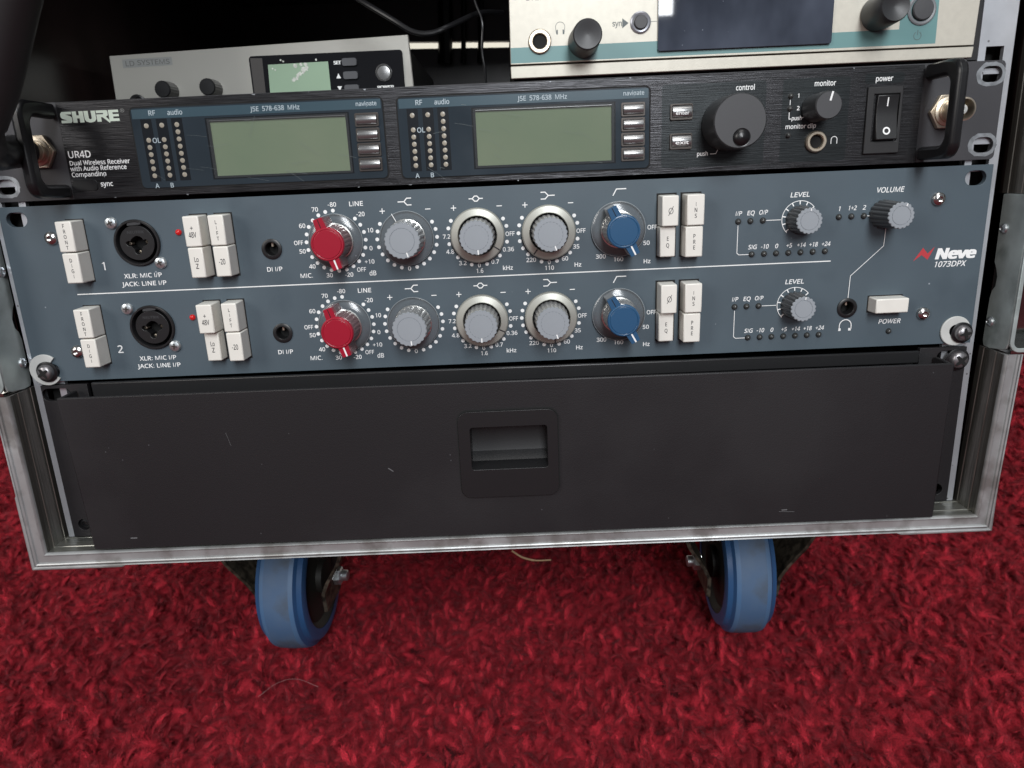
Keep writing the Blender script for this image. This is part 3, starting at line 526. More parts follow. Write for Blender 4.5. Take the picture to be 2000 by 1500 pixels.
# ================================================================== shared little builders
def cross_cut(cx, y, cz, r, rot=0.3):
    m = MB()
    for k in range(2):
        a = rot+k*PI/2; c, s_ = math.cos(a), math.sin(a); w = r*.26
        pts = [(-r, -w*.55), (-r*.35, -w), (r*.35, -w), (r, -w*.55), (r, w*.55), (r*.35, w), (-r*.35, w), (-r, w*.55)]
        m.sheet([(cx+p[0]*c-p[1]*s_, cz+p[0]*s_+p[1]*c) for p in pts], y-.002*k)
    return m
def socket_screw(x, z, parent, mat_='chrome', r=3.3, y=0.0, hexr=1.35):
    m = MB().lathe((x, y, z), [(r, 0), (r, -.5), (r*.9, -1.6), (r*.62, -2.3), (hexr, -2.45), (hexr, -1.2), (.001, -1.2)], 28)
    o = finish('panel_screw', m, mat_, parent, at=(x, y, z)); return o
def led(x, z, parent, material='dark_led', r=1.35, y=0.0, name='indicator_led', ring=True):
    m = MB().lathe((x, y, z), [(r, 0), (r, -.7), (r*.8, -1.25), (r*.4, -1.6), (.001, -1.7)], 18)
    o = finish(name, m, material, parent, at=(x, y, z))
    if ring:
        g = MB().lathe((x, y, z), [(r+.28, -.02), (r+.28, -.16), (r+.02, -.16), (r+.02, -.02)], 20, close=False)
        finish('led_collar', g, 'black', o)
    return o
def jack(x, z, parent, r=4.2, hole=3.2, ring='black', y=0.0, out=1.6, name='jack_socket'):
    m = MB().lathe((x, y, z), [(r, 0), (r, -out*.7), (r-.5, -out), (hole+.35, -out), (hole, -out+.4), (hole, 4), ], 32, close=False)
    o = finish(name, m, ring, parent, at=(x, y, z))
    d = MB().lathe((x, y, z), [(hole+.02, 6), (hole*.98, 5.9), (.001, 5.9)], 24, close=False)
    d.lathe((x, y, z), [(hole+.03, 6), (hole+.03, .2)], 24, close=False)
    d.lathe((x, y, z), [(hole+.3, -.12), (.001, -.12)], 24, close=False) if y == 0 and ring == 'brass' else None
    finish('socket_bore', d, 'hole', o)
    tip = MB().box(x-.4, x+.5, y+1.2, y+5, z+hole*.35, z+hole*.95)
    finish('socket_contact', tip, 'brass', o)
    return o

# ================================================================== RACK PREAMP (blue-grey, 2U)
neve = thing('preamp', 'blue-grey two-channel rack preamp with red, grey and blue knobs below the black receiver', 'preamp', (0, 0, -44))
D = 42.27
slot = lambda cx, cz, w=10.2, h=7.0: rrect(cx-w/2, cx+w/2, cz-h/2, cz+h/2, h/2-.01, 5)
ph = [slot(-233.0, -6.2), slot(233.4, -6.2), slot(-233.2, -82.3), slot(233.8, -82.3)]
for r_ in (0, 1):
    ph.append(circle(-176.2, -19.6-D*r_, 10.9, 40))
    ph.append(circle(-110.7, -25.4-D*r_, 3.6, 24))
ph.append(circle(176.1, -67.2, 3.6, 24))
pan = MB().prism([(-241.3, -88.1), (241.3, -88.1), (241.3, -0.1), (-241.3, -0.1)], 0, 3.0, 'y', holes=ph)
finish('front_panel', pan, 'blue_panel', neve, bevel=.15)
finish('chassis', MB().box(-219, 219, 9, 260, -86, -2), 'rubber_black', neve)

def white_marks():
    m = MB(); y = -.05
    # divider line
    m.sheet([(-211, -43.95), (166.1, -43.45), (166.1, -42.95), (-211, -43.45)], y)
    for r_ in (0, 1):
        z0 = -D*r_
        T = lambda t, x, z, h, **k: m.text(t, x, z+z0, h, y, **k)
        T('12'[r_], -194.8, -30.2, 3.9, align='c')
        T('XLR: MIC I/P', -176.4, -35.6, 2.15, w=18.9, align='c')
        T('JACK: LINE I/P', -176.4, -39.6, 2.15, w=22.1, align='c')
        T('DI I/P', -110.7, -35.3, 2.15, w=8.0, align='c')
        T('LINE', -67.2, -5.5, 2.15, w=7.1, align='c')
        T('MIC.', -95.2, -39.2, 2.15, w=6.6, align='c')
        T('dB', -62.1, -39.3, 2.3, w=3.6, align='c')
        for t, x, z in (('70', -87.4, -7.4), ('-80', -78.9, -5.4), ('60', -94.5, -14.9), ('OFF', -97.3, -23.0), ('50', -95.8, -27.2), ('40', -91.8, -34.8),
                        ('30', -83.7, -39.5), ('-20', -74.0, -39.6), ('OFF', -67.6, -37.3), ('+10', -63.2, -33.6), ('0', -61.9, -27.1), ('10', -61.5, -18.4), ('-20', -65.5, -10.5)):
            T(t, x, z, 2.05, w={'70': 3.3, '60': 3.3, '50': 3.3, '40': 3.3, '30': 3.3, '10': 3.2, '0': 1.7, 'OFF': 4.6, '-80': 4.3, '-20': 4.3, '+10': 5.0}[t], align='c')
        for a in (90, 105, 120, 135, 150, 165, 180, 195, 210, 225, 240, 255, 270, 285, 300, 315, 330, 345, 0, 15, 30, 45):
            m.sheet(circle(-78.7+14.6*math.cos(math.radians(a)), z0-22.9+14.6*math.sin(math.radians(a)), .93, 14), y)
        for cx, skip in ((-43.65, (270,)), (-8.85, (180, 210, 240, 270, 300, 330, 0)), (25.95, (240, 270, 300, 330, 0))):
            for a in range(150, 391, 15):
                if a % 360 in skip: continue
                m.sheet(circle(cx+14.75*math.cos(math.radians(a)), z0-23+14.75*math.sin(math.radians(a)), .93, 14), y)
            # plus and minus
            px, mx_ = cx-11.1, cx+11.15
            m.stroke([(px-1.15, z0-9.6), (px+1.15, z0-9.6)], .42, y); m.stroke([(px, z0-10.75), (px, z0-8.45)], .42, y)
            m.stroke([(mx_-1.15, z0-9.5), (mx_+1.15, z0-9.5)], .42, y)
        T('0', -43.65, -37.8, 2.05, w=1.7, align='c')
        for t, x, z, w in (('7.2', -24.2, -23.1, 3.8), ('4.8', -22.9, -30.5, 4.0), ('3.2', -17.0, -36.3, 4.0), ('0', -8.9, -37.7, 1.6), ('1.6', -8.8, -40.5, 3.7),
                           ('0.7', -.9, -36.3, 4.0), ('0.36', 5.9, -30.5, 5.7), ('OFF', 7.0, -23.0, 4.6), ('kHz', 5.2, -39.6, 5.2),
                           ('220', 17.0, -36.2, 5.0), ('0', 25.9, -37.7, 1.6), ('110', 25.9, -40.5, 4.8), ('60', 33.8, -36.2, 3.3), ('35', 39.5, -30.6, 3.3),
                           ('OFF', 41.9, -23.0, 4.6), ('Hz', 40.1, -39.5, 3.7), ('OFF', 76.9, -22.8, 4.8), ('50', 74.2, -30.3, 3.4), ('160', 60.3, -37.7, 5.0),
                           ('300', 51.6, -36.0, 5.1), ('Hz', 74.5, -39.3, 3.7)):
            T(t, x, z, 2.05, w=w, align='c')
        # curve symbols
        cx = -43.6
        m.stroke([(cx-3.1, z0-5.6), (cx-.2, z0-5.6), (cx+1.2, z0-4.0), (cx+3.2, z0-4.0)], .5, y)
        m.stroke([(cx-.2, z0-5.6), (cx+1.2, z0-7.2), (cx+3.2, z0-7.2)], .5, y)
        cx = 26.0
        m.stroke([(cx+3.3, z0-5.6), (cx+.3, z0-5.6), (cx-1.2, z0-4.0), (cx-3.2, z0-4.0)], .5, y)
        m.stroke([(cx+.3, z0-5.6), (cx-1.2, z0-7.2), (cx-3.2, z0-7.2)], .5, y)
        cx = -8.9
        m.stroke([(cx-3.3, z0-5.6), (cx-1.7, z0-5.6), (cx-.6, z0-4.4), (cx+.6, z0-4.4), (cx+1.7, z0-5.6), (cx+3.3, z0-5.6)], .5, y)
        m.stroke([(cx-1.7, z0-5.6), (cx-.6, z0-6.8), (cx+.6, z0-6.8), (cx+1.7, z0-5.6)], .5, y)
        m.stroke([(57.8, z0-6.9), (59.4, z0-4.0), (64.0, z0-4.0)], .5, y)
        # meter block
        sl = .16
        T('I/P', 119.1, -18.1, 2.1, w=3.3, align='c', slant=sl); T('EQ', 125.1, -18.1, 2.1, w=3.9, align='c', slant=sl); T('O/P', 131.2, -18.0, 2.1, w=4.4, align='c', slant=sl)
        T('LEVEL', 148.6, -10.4, 2.25, w=9.6, align='c', slant=sl)
        for t, x in (('SIG', 126.7), ('-10', 132.7), ('0', 138.6), ('+5', 144.8), ('+14', 150.8), ('+18', 156.8), ('+24', 163.0)):
            T(t, x, -34.6, 2.1, w={'SIG': 4.4, '-10': 4.0, '0': 1.6, '+5': 3.0}.get(t, 4.4), align='c', slant=sl)
        m.stroke([(132.9, z0-22), (140.0, z0-22)], .32, y)
        m.stroke([(119.1, z0-24.0), (119.1, z0-37.3), (120.1, z0-38.2), (124.8, z0-38.2)], .32, y)
        arc = [(149.2+8.7*math.cos(math.radians(a)), z0-22.0+8.7*math.sin(math.radians(a))) for a in range(40, 232, 6)]
        m.stroke(arc, .32, y)
        for a in (40, 66, 92, 118, 144, 170, 196, 222):
            c, s_ = math.cos(math.radians(a)), math.sin(math.radians(a))
            m.stroke([(149.2+7.2*c, z0-22+7.2*s_), (149.2+8.5*c, z0-22+8.5*s_)], .55, y)
    T = lambda t, x, z, h, **k: m.text(t, x, z, h, y, **k)
    T('1', 168.4, -17.9, 2.1, align='c', slant=.16); T('1+2', 174.6, -17.8, 2.1, w=4.3, align='c', slant=.16); T('2', 180.5, -17.8, 2.1, align='c', slant=.16)
    T('VOLUME', 192.4, -9.9, 2.45, w=13.4, align='c', slant=.16)
    T('POWER', 198.4, -75.0, 2.3, w=11.4, align='c', slant=.16)
    m.stroke([(182.2, -21.9), (184.8, -21.9)], .32, y)
    m.stroke([(191.9, -27.0), (191.6, -36.8), (176.4, -51.0), (176.1, -62.0)], .32, y)
    hp = [(172.9, -77.9), (172.9, -76.2)]+[(175.9+3.0*math.cos(math.radians(a)), -76.2+3.0*math.sin(math.radians(a))) for a in range(180, -1, -15)]+[(178.9, -77.9)]
    m.stroke(hp, .42, y)
    m.sheet([(172.7, -79.0), (173.9, -79.0), (173.9, -77.7), (172.7, -77.7)], y); m.sheet([(177.8, -79.0), (179.1, -79.0), (179.1, -77.7), (177.8, -77.7)], y)
    T('1073DPX', 217.6, -47.1, 2.7, w=15.9, slant=.2)
    return m
finish('printed_legend', white_marks(), 'white_print', neve, smooth=False)
nv = MB()
for i, (dx, dz) in enumerate([(dx, dz) for dx in (-.42, -.28, -.14, 0, .14, .28, .42) for dz in (-.14, .14)]):
    nv.text('Neve', 217.8+dx, -41.9+dz, 5.0, -.05-.004*i, w=20.0, slant=.2)
finish('logo_lettering', nv, 'white_print', neve, smooth=False)
zz = MB()
zz.sheet([(207.2, -45.2), (211.6, -38.6), (214.1, -41.6), (217.4, -38.3), (214.4, -44.6), (211.2, -42.2)], -.05)
finish('logo_flash', zz, 'red_print', neve, smooth=False)

# buttons
def button(x0, x1, z0, z1, out, name='push_button', words=None, size=1.9, vertical=False, sx=.62):
    """keycap that tapers a touch toward its face"""
    m = MB(); g = .25
    m.add([(x0-g, 3, z0-g), (x1+g, 3, z0-g), (x1+g, 3, z1+g), (x0-g, 3, z1+g), (x0, -out, z0), (x1, -out, z0), (x1, -out, z1), (x0, -out, z1)],
          [(0, 1, 2, 3), (4, 7, 6, 5), (0, 4, 5, 1), (1, 5, 6, 2), (2, 6, 7, 3), (3, 7, 4, 0)])
    cx, cz = (x0+x1)/2, (z0+z1)/2
    o = finish(name, m, 'button', neve, at=(cx, 0, cz), bevel=.55)
    if words:
        t = MB(); n_ = len(words)
        pitch = 2.55 if n_ > 3 else (2.7 if n_ == 3 else 3.2)
        for i, wd in enumerate(words):
            zc = cz+(n_-1)*pitch/2-i*pitch
            hh, ww = {'48V': (2.6, 3.6), '+': (2.6, 1.6), 'Lo': (2.3, 2.3), 'Z': (2.4, 1.5), '-20': (2.6, 3.2)}.get(wd, (size, None))
            t.text(wd, cx, zc, hh, -out-.03, align='c', sx=sx, w=ww)
        finish('button_legend', t, 'dark_print', o, smooth=False)
    return o
for r_ in (0, 1):
    z0 = -D*r_
    a_out = 10.0
    spec = [(-209.0, -201.2, -22.0, -7.6, a_out, 'FRONT', 1.75), (-208.6, -201.0, -37.0, -22.6, a_out, 'DIGI', 1.75),
            (-148.3, -140.6, -22.0, -7.7, a_out if r_ == 0 else 11.0, ['+', '48V'], 2.1), (-148.0, -140.9, -36.9, -22.5, a_out if r_ == 0 else 7.0, ['Lo', 'Z'], 2.1),
            (-136.3, -128.8, -21.9, -7.7, a_out, 'LIFT', 1.75), (-135.9, -128.6, -36.8, -22.4, a_out, ['-20'], 2.1),
            (79.8, 87.6, -22.1, -7.9, a_out, ['phi'], 2.1), (79.5, 86.9, -36.9, -22.6, 7.0 if r_ == 0 else 6.5, 'EQ', 1.9),
            (91.6, 99.9, -22.2, -7.8, a_out, 'INS', 1.9), (91.3, 99.6, -37.2, -22.7, a_out-.6, 'PRE', 1.9)]
    for x0, x1, za, zb, out, wd, sz in spec:
        words = list(wd) if isinstance(wd, str) else (wd if wd != ['phi'] else None)
        o = button(x0, x1, za+z0, zb+z0, out, words=words, size=sz, sx=.62 if not isinstance(wd, str) else .8)
        if wd == ['phi']:
            t = MB(); cx, cz = (x0+x1)/2+.2, (za+zb)/2+z0
            t.stroke([(cx+1.0*math.cos(PI*k/8), cz+1.35*math.sin(PI*k/8)) for k in range(17)], .26, -out-.03)
            t.stroke([(cx-1.1, cz-2.1), (cx+1.1, cz+2.1)], .26, -out-.03)
            finish('button_legend', t, 'dark_print', o, smooth=False)
    for x0, x1 in ((-209.6, -200.4), (-149.0, -139.9), (-136.9, -127.9), (78.9, 88.7), (90.5, 100.7)):
        finish('button_cutout', MB().sheet([(x0, z0-37.8), (x1, z0-37.8), (x1, z0-6.9), (x0, z0-6.9)], -.03), 'hole', neve, smooth=False)
m = button(187.0, 203.2, -69.3, -62.1, 8.0, name='power_button')
finish('button_cutout', MB().sheet([(186.2, -70.1), (203.9, -70.1), (203.9, -61.4), (186.2, -61.4)], -.03), 'hole', neve, smooth=False)

# combination inlets
for r_ in (0, 1):
    cx, cz = -176.2, -19.6-D*r_
    m = MB().lathe((cx, 0, cz), [(11.3, .0), (11.3, -.9), (10.9, -1.3), (10.2, -1.3), (9.9, -.8), (9.7, 7.5)], 48, close=False)
    o = finish('combination_inlet', m, 'black', neve, at=(cx, 0, cz))
    hole = [(cx+p[0], cz+p[1]) for p in [(-1.5, 2.6), (-2.6, 1.7), (-3.1, .7), (-4.2, 1.0), (-5.3, .5), (-5.4, -.6), (-4.6, -1.4), (-3.3, -1.5), (-1.6, -3.2),
            (-1.7, -4.6), (-.9, -5.5), (.4, -5.6), (1.3, -4.9), (1.3, -3.6), (3.0, -1.5), (4.4, -1.2), (5.3, -.4), (5.3, .8), (4.4, 1.5), (3.2, 1.1), (2.7, 2.2), (1.6, 3.0), (0, 3.3)]]
    ins = MB().prism(circle(cx, cz, 8.5, 40), -.6, 5.5, 'y', holes=[hole[::-1]])
    finish('inlet_insert', ins, 'black', o, bevel=.2)
    finish('inlet_floor', MB().lathe((cx, 0, cz), [(9.75, 6.9), (.001, 6.8)], 32, close=False), 'hole', o)
    lt = MB().prism([(cx-3.6, cz+8.3), (cx+3.4, cz+8.7), (cx+3.0, cz+10.2), (cx-3.2, cz+10.0)], -.9, 1.5, 'y')
    finish('release_latch', lt, 'grey_knob', o, bevel=.3)
    finish('raised_lettering', MB().text('NEUTRIK', cx, cz+5.2, 1.3, -.66, align='c', w=8.4, slant=.1), 'grey_knob', o, smooth=False)
    pn = MB()
    for dx, dz in ((-4.2, -.3), (4.2, .2), (0, -4.5)):
        pn.lathe((cx+dx, 1.2, cz+dz), [(.75, 3), (.75, 0), (.4, -.3), (.4, 1)], 10, close=False)
    finish('contact_ring', pn, 'brass', o)
    for sx_, sz_ in ((-187.2, -9.6), (-166.4, -29.7)):
        zq = sz_-D*r_
        s_ = finish('panel_screw', MB().lathe((sx_, 0, zq), [(3.0, 0), (3.0, -.7), (2.5, -1.4), (1.4, -1.75), (.001, -1.85)], 26), 'zinc', neve, at=(sx_, 0, zq))
        finish('screw_recess', cross_cut(sx_, -1.9, zq, 1.5, .4+r_), 'gun_button', s_, smooth=False)
    led(-155.2, -15.4-D*r_, neve, 'red_led', 1.45, name='red_led', ring=False)
    jack(-110.7, -25.4-D*r_, neve, r=5.0, hole=3.1, ring='black', out=.9)
    # small lamps
    for x in (119.1, 125.1, 131.2): led(x, -22.0-D*r_, neve, r=1.25)
    for x in (126.5, 132.6, 138.6, 144.65, 150.7, 156.75, 162.8): led(x, -38.2-D*r_, neve, r=1.25)
for x in (168.4, 174.5, 180.6): led(x, -21.9, neve, r=1.25)
led(198.5, -80.2, neve, r=1.2)
jack(176.1, -67.2, neve, r=5.0, hole=3.2, ring='black', out=.9)
for x, z in ((-217.6, -15.6), (-216.5, -72.7), (216.1, -15.3), (215.0, -71.7)): socket_screw(x, z, neve)

# knobs
def fluted(r, n, d): return lambda t: 1-d*(.5+.5*math.cos(n*t))**2
def pointer_knob(cx, cz, ang, cap, side, name):
    """clear skirt, tinted fluted barrel, opaque cap with a wing pointer; ang from straight down, positive to the right"""
    m = MB().lathe((cx, 0, cz), [(13.3, -.9), (13.3, -1.7), (12.7, -2.2), (8.4, -3.0), (8.2, -3.0)], 56, close=False)
    o = finish(name, m, 'clear', neve, at=(cx, 0, cz))
    c = MB().lathe((cx, 0, cz), [(4.5, -.9), (4.5, -14.5), (.001, -14.6)], 20)
    finish('knob_core', c, 'grey_knob', o)
    b = MB().lathe((cx, 0, cz), [(8.6, -2.4), (8.3, -4), (7.6, -16.2)], 72, close=False, wob=fluted(8, 24, .035))
    finish('knob_barrel', b, side, o)
    finish('skirt_highlight', MB().lathe((cx, 0, cz), [(13.32, -1.1), (13.36, -1.7), (13.2, -1.85), (13.1, -1.8)], 72, close=False), 'rim_highlight', o)  # thin ring added as a painted highlight line
    rg = MB().lathe((cx, 0, cz), [(8.9, -2.6), (8.95, -3.4), (8.4, -3.5)], 40, close=False)
    finish('knob_ring', rg, 'collar_edge', o)
    a = math.radians(ang); dx, dz = math.sin(a), -math.cos(a)
    def P(u, v): return (cx+dx*u-dz*v, cz+dz*u+dx*v)      # u along pointer, v across
    cp = MB().lathe((cx, 0, cz), [(7.75, -15.8), (7.9, -18.2), (7.5, -18.8), (6.9, -18.9), (6.75, -18.65), (6.6, -18.65), (6.45, -18.95), (.001, -19.0)], 48)
    for s_ in (1, -1):
        poly = [P(s_*6.2, -2.7), P(s_*12.4, -2.2), P(s_*12.4, 2.2), P(s_*6.2, 2.7)]
        cp.prism(poly if s_ > 0 else poly[::-1], -18.3, -14.6, 'y')
    finish('knob_cap', cp, cap, o, bevel=.3)
    cw = MB()
    for s_ in (1, -1):
        poly = [P(s_*7.0, -2.4), P(s_*12.2, -2.0), P(s_*12.2, 2.0), P(s_*7.0, 2.4)]
        cw.prism(poly if s_ > 0 else poly[::-1], -14.5, -2.5, 'y')
    finish('wing_web', cw, side, o)
    ln = MB().stroke([P(6.9, 0), P(12.1, 0)], .75, -18.36)
    finish('pointer_line', ln, 'white_print', o, smooth=False)
    lb = MB().stroke([P(-6.9, 0), P(-12.0, 0)], .35, -18.36)
    finish('wing_groove', lb, 'hole', o, smooth=False)
    return o
pointer_knob(-78.6, -23.0, 17, 'red_cap', 'red_side', 'gain_knob')
pointer_knob(-78.6, -23.0-D, 17, 'red_cap', 'red_side', 'gain_knob')
pointer_knob(60.2, -23.0, 27, 'blue_cap', 'clear_body', 'filter_knob')
pointer_knob(60.2, -23.0-D, 29, 'blue_cap', 'clear_body', 'filter_knob')

def grey_top(cx, cz, ang, parent, y0, y1, body='clear_body', r=8.3):
    b = MB().lathe((cx, 0, cz), [(r+.4, y0), (r*.93, y1+2.2)], 96, close=False, wob=fluted(r, 22, .06))
    finish('knob_barrel', b, body, parent)
    c = MB().lathe((cx, 0, cz), [(r*.92, y1+2.4), (r*.97, y1+.5), (r*.93, y1)], 132, close=False, wob=fluted(r, 22, .055))
    c.lathe((cx, 0, cz), [(r*.9, y1+.02), (6.05, y1-.0), (5.95, y1+.22), (5.75, y1+.22), (5.65, y1-.02), (.001, y1-.03)], 48, close=False)
    c.lathe((cx, 0, cz), [(r*.94, y1+.05), (r*.7, y1+.03)], 132, close=False, wob=fluted(r, 22, .055))
    finish('knob_cap', c, 'grey_cap', parent)
    a = math.radians(ang); dx, dz = math.sin(a), -math.cos(a)
    finish('pointer_line', MB().stroke([(cx+dx*5.9, cz+dz*5.9), (cx+dx*7.6, cz+dz*7.6)], .6, y1-.08), 'white_print', parent, smooth=False)
for r_, a_, yy in ((0, 17, -18.0), (1, 4, -18.0)):
    cx, cz = -43.65, -23.0-D*r_
    m = MB().lathe((cx, 0, cz), [(13.2, -.9), (13.2, -1.7), (12.7, -2.2), (9.4, -2.6), (9.2, -2.6)], 56, close=False)
    o = finish('treble_knob', m, 'clear', neve, at=(cx, 0, cz))
    finish('skirt_highlight', MB().lathe((cx, 0, cz), [(13.22, -1.1), (13.26, -1.7), (13.1, -1.85), (13.0, -1.8)], 72, close=False), 'rim_highlight', o)  # same painted highlight ring round this skirt
    finish('knob_ring', MB().lathe((cx, 0, cz), [(9.3, -2.2), (9.35, -3.1), (8.8, -3.2)], 40, close=False), 'collar_edge', o)
    finish('knob_core', MB().lathe((cx, 0, cz), [(4.8, -.9), (4.8, -15.0), (.001, -15.1)], 20), 'grey_knob', o)
    grey_top(cx, cz, a_, o, -2.6, yy, 'clear_body', 8.8)
    if r_ == 0:
        ln = MB().stroke([(cx-6.3, cz+11.9), (cx-4.4, cz+8.3)], .35, -2.7)
        finish('skirt_line', ln, 'white_print', o, smooth=False)
for cx, nm, specs in ((-8.85, 'middle_band_knob', ((5, 55), (0, 62))), (25.95, 'bass_knob', ((20, -37), (17, 8)))):
    for r_ in (0, 1):
        cz = -23.0-D*r_; inner_a, outer_a = specs[r_]
        m = MB().lathe((cx, 0, cz), [(13.0, -.6), (13.2, -1.2), (13.2, -3.4)], 180, close=False, wob=lambda t: 1+.007*math.cos(60*t))
        m.lathe((cx, 0, cz), [(13.2, -3.4), (12.6, -4.2), (9.5, -5.0), (9.3, -4.8), (9.2, -1.5)], 72, close=False)
        o = finish(nm, m, 'collar', neve, at=(cx, 0, cz))
        finish('collar_lip', MB().lathe((cx, 0, cz), [(9.75, -4.9), (9.55, -5.25), (9.35, -5.0), (9.3, -4.6)], 64, close=False), 'collar_edge', o)
        finish('collar_well', MB().lathe((cx, 0, cz), [(9.25, -2.0), (9.25, -1.6), (.001, -1.6)], 40, close=False), 'hole', o)
        finish('knob_core', MB().lathe((cx, 0, cz), [(4.8, -1.6), (4.8, -15.0), (.001, -15.1)], 20), 'grey_knob', o)
        grey_top(cx, cz, inner_a, o, -1.8, -18.5, 'clear_body', 8.35)
        a = math.radians(outer_a); dx, dz = math.sin(a), -math.cos(a)
        q = MB()
        nx, nz = -dz*.3, dx*.3
        p0, p1 = (cx+dx*9.8, cz+dz*9.8), (cx+dx*12.8, cz+dz*12.8)
        q.add([(p0[0]+nx, -5.0, p0[1]+nz), (p0[0]-nx, -5.0, p0[1]-nz), (p1[0]-nx, -4.25, p1[1]-nz), (p1[0]+nx, -4.25, p1[1]+nz)], [(0, 1, 2, 3)])
        finish('collar_line', q, 'dark_print', o, smooth=False)
def small_knob(cx, cz, out, name, ang, r=6.1):
    m = MB().lathe((cx, 0, cz), [(r+.9, -.8), (r+.7, -1.6), (r+.05, -out+1.0)], 108, close=True, wob=fluted(r, 18, .075))
    o = finish(name, m, 'grey_knob', neve, at=(cx, 0, cz))
    c = MB().lathe((cx, 0, cz), [(r*1.0, -out+1.0), (r*1.02, -out+.3), (r*.97, -out)], 144, close=False, wob=fluted(r, 18, .08))
    c.lathe((cx, 0, cz), [(r*.9, -out-.01), (4.55, -out-.01), (4.45, -out+.25), (4.25, -out+.25), (4.15, -out-.02), (.001, -out-.03)], 40, close=False)
    c.lathe((cx, 0, cz), [(r*.98, -out+.02), (r*.75, -out)], 144, close=False, wob=fluted(r, 18, .08))
    finish('knob_cap', c, 'grey_cap', o)
    a = math.radians(ang); dx, dz = math.sin(a), -math.cos(a)
    finish('pointer_line', MB().stroke([(cx+dx*4.9, cz+dz*4.9), (cx+dx*5.8, cz+dz*5.8)], .5, -out-.06), 'white_print', o, smooth=False)
small_knob(149.2, -22.3, 12.5, 'level_knob', 175); small_knob(149.2, -22.3-D, 12.5, 'level_knob', 172)
small_knob(189.9, -21.3, 17.5, 'volume_knob', 155)

# ================================================================== DUAL RECEIVER (black, 1U)
shure = thing('wireless_receiver', 'black brushed dual wireless receiver with two green screens above the blue-grey preamp', 'receiver', (0, 0, 24))
eh = [slot(235.1, 40.5, 10, 7), slot(235.2, 9.0, 10, 7), slot(-235.1, 40.9, 10, 7), slot(-235.0, 9.3, 10, 7)]
finish('rack_plate', MB().prism(rrect(-241.3, 241.3, 2.2, 46.4, 2.2), .9, 3.1, 'y', holes=eh), 'ear_black', shure, bevel=.3)
lcd_hole = lambda ox, dz: [(-132.3+ox, 10.1+dz), (-68.1+ox, 10.0+dz), (-68.1+ox, 34.8+dz), (-132.3+ox, 34.9+dz)]
finish('front_panel', MB().prism([(-203, 2.3), (203, 2.0), (203, 45.8), (-203, 46.2)], 0, .85, 'y', holes=[lcd_hole(0, 0), lcd_hole(125.4, -.6)]), 'brushed', shure, bevel=.2)
finish('chassis', MB().box(-216, 216, 3.2, 320, 4, 44.8), 'rubber_black', shure)
for cx, cz in ((235.1, 40.5), (235.2, 9.0), (-235.1, 40.9), (-235.0, 9.3)):
    rr = rrect(cx-7, cx+6.6, cz-5.2, cz+5.2, 5.1, 6)
    finish('worn_slot_edge', MB().sheet([(x+random.uniform(-.25, .25), z+random.uniform(-.25, .25)) for x, z in rr], .86, [slot(cx, cz, 10.1, 7.1)[::-1]]), 'worn_ring', shure, smooth=False)
# handles
for sg in (-1, 1):
    def D_loop(y0, y1, z0, z1, r, n=6):
        out = [(y1, z0), (y1, z1)]
        for i in range(n+1):
            t = PI/2*i/n; out.append((y0+r-r*math.sin(t), z1-r+r*math.cos(t)))
        for i in range(n+1):
            t = PI/2*i/n; out.append((y0+r-r*math.cos(t), z0+r-r*math.sin(t)))
        return out
    outer = D_loop(-27.5, -.05, 3.2, 45.6, 7); inner = D_loop(-21, -.06, 9.2, 38.8, 4.5)
    # open section: legs and grip joined as one bent bar
    o_ = outer[1:]+[outer[0]]; i_ = inner[1:]+[inner[0]]
    poly = o_+i_[::-1]
    xs = sorted((sg*202.9, sg*208.0))
    hd = MB().prism(poly, xs[0], xs[1], 'x')
    finish('handle', hd, 'black_gloss', shure, bevel=1.6)
# antenna sockets on the ears
for sg in (-1, 1):
    cx, cz = sg*215.6, 24.7
    nt = MB().prism(circle(cx, cz, 8.6, 6, 0), -1.6, .85, 'y')
    o = finish('antenna_socket', nt, 'brass', shure, at=(cx, 0, cz), bevel=.3)
    finish('socket_washer', MB().lathe((cx, 0, cz), [(6.6, -1.5), (6.6, -2.3), (5.6, -2.6)], 28), 'brass', o)
    bar = MB().lathe((cx, 0, cz), [(5.2, -2), (5.2, -4), (4.9, -4.2), (4.9, -11), (5.1, -11.2), (5.1, -14.0), (4.4, -14.2), (4.2, -6)], 28, close=False)
    bar.lathe((cx, 0, cz+5.1), [(.9, -6.0), (.9, -8.2)], 10)
    finish('socket_barrel', bar, 'brass', o)
    finish('centre_pin', MB().lathe((cx, 0, cz), [(2.2, -6.0), (2.2, -12.5), (1.1, -12.9), (.001, -12.0)], 16), 'nylon', o)
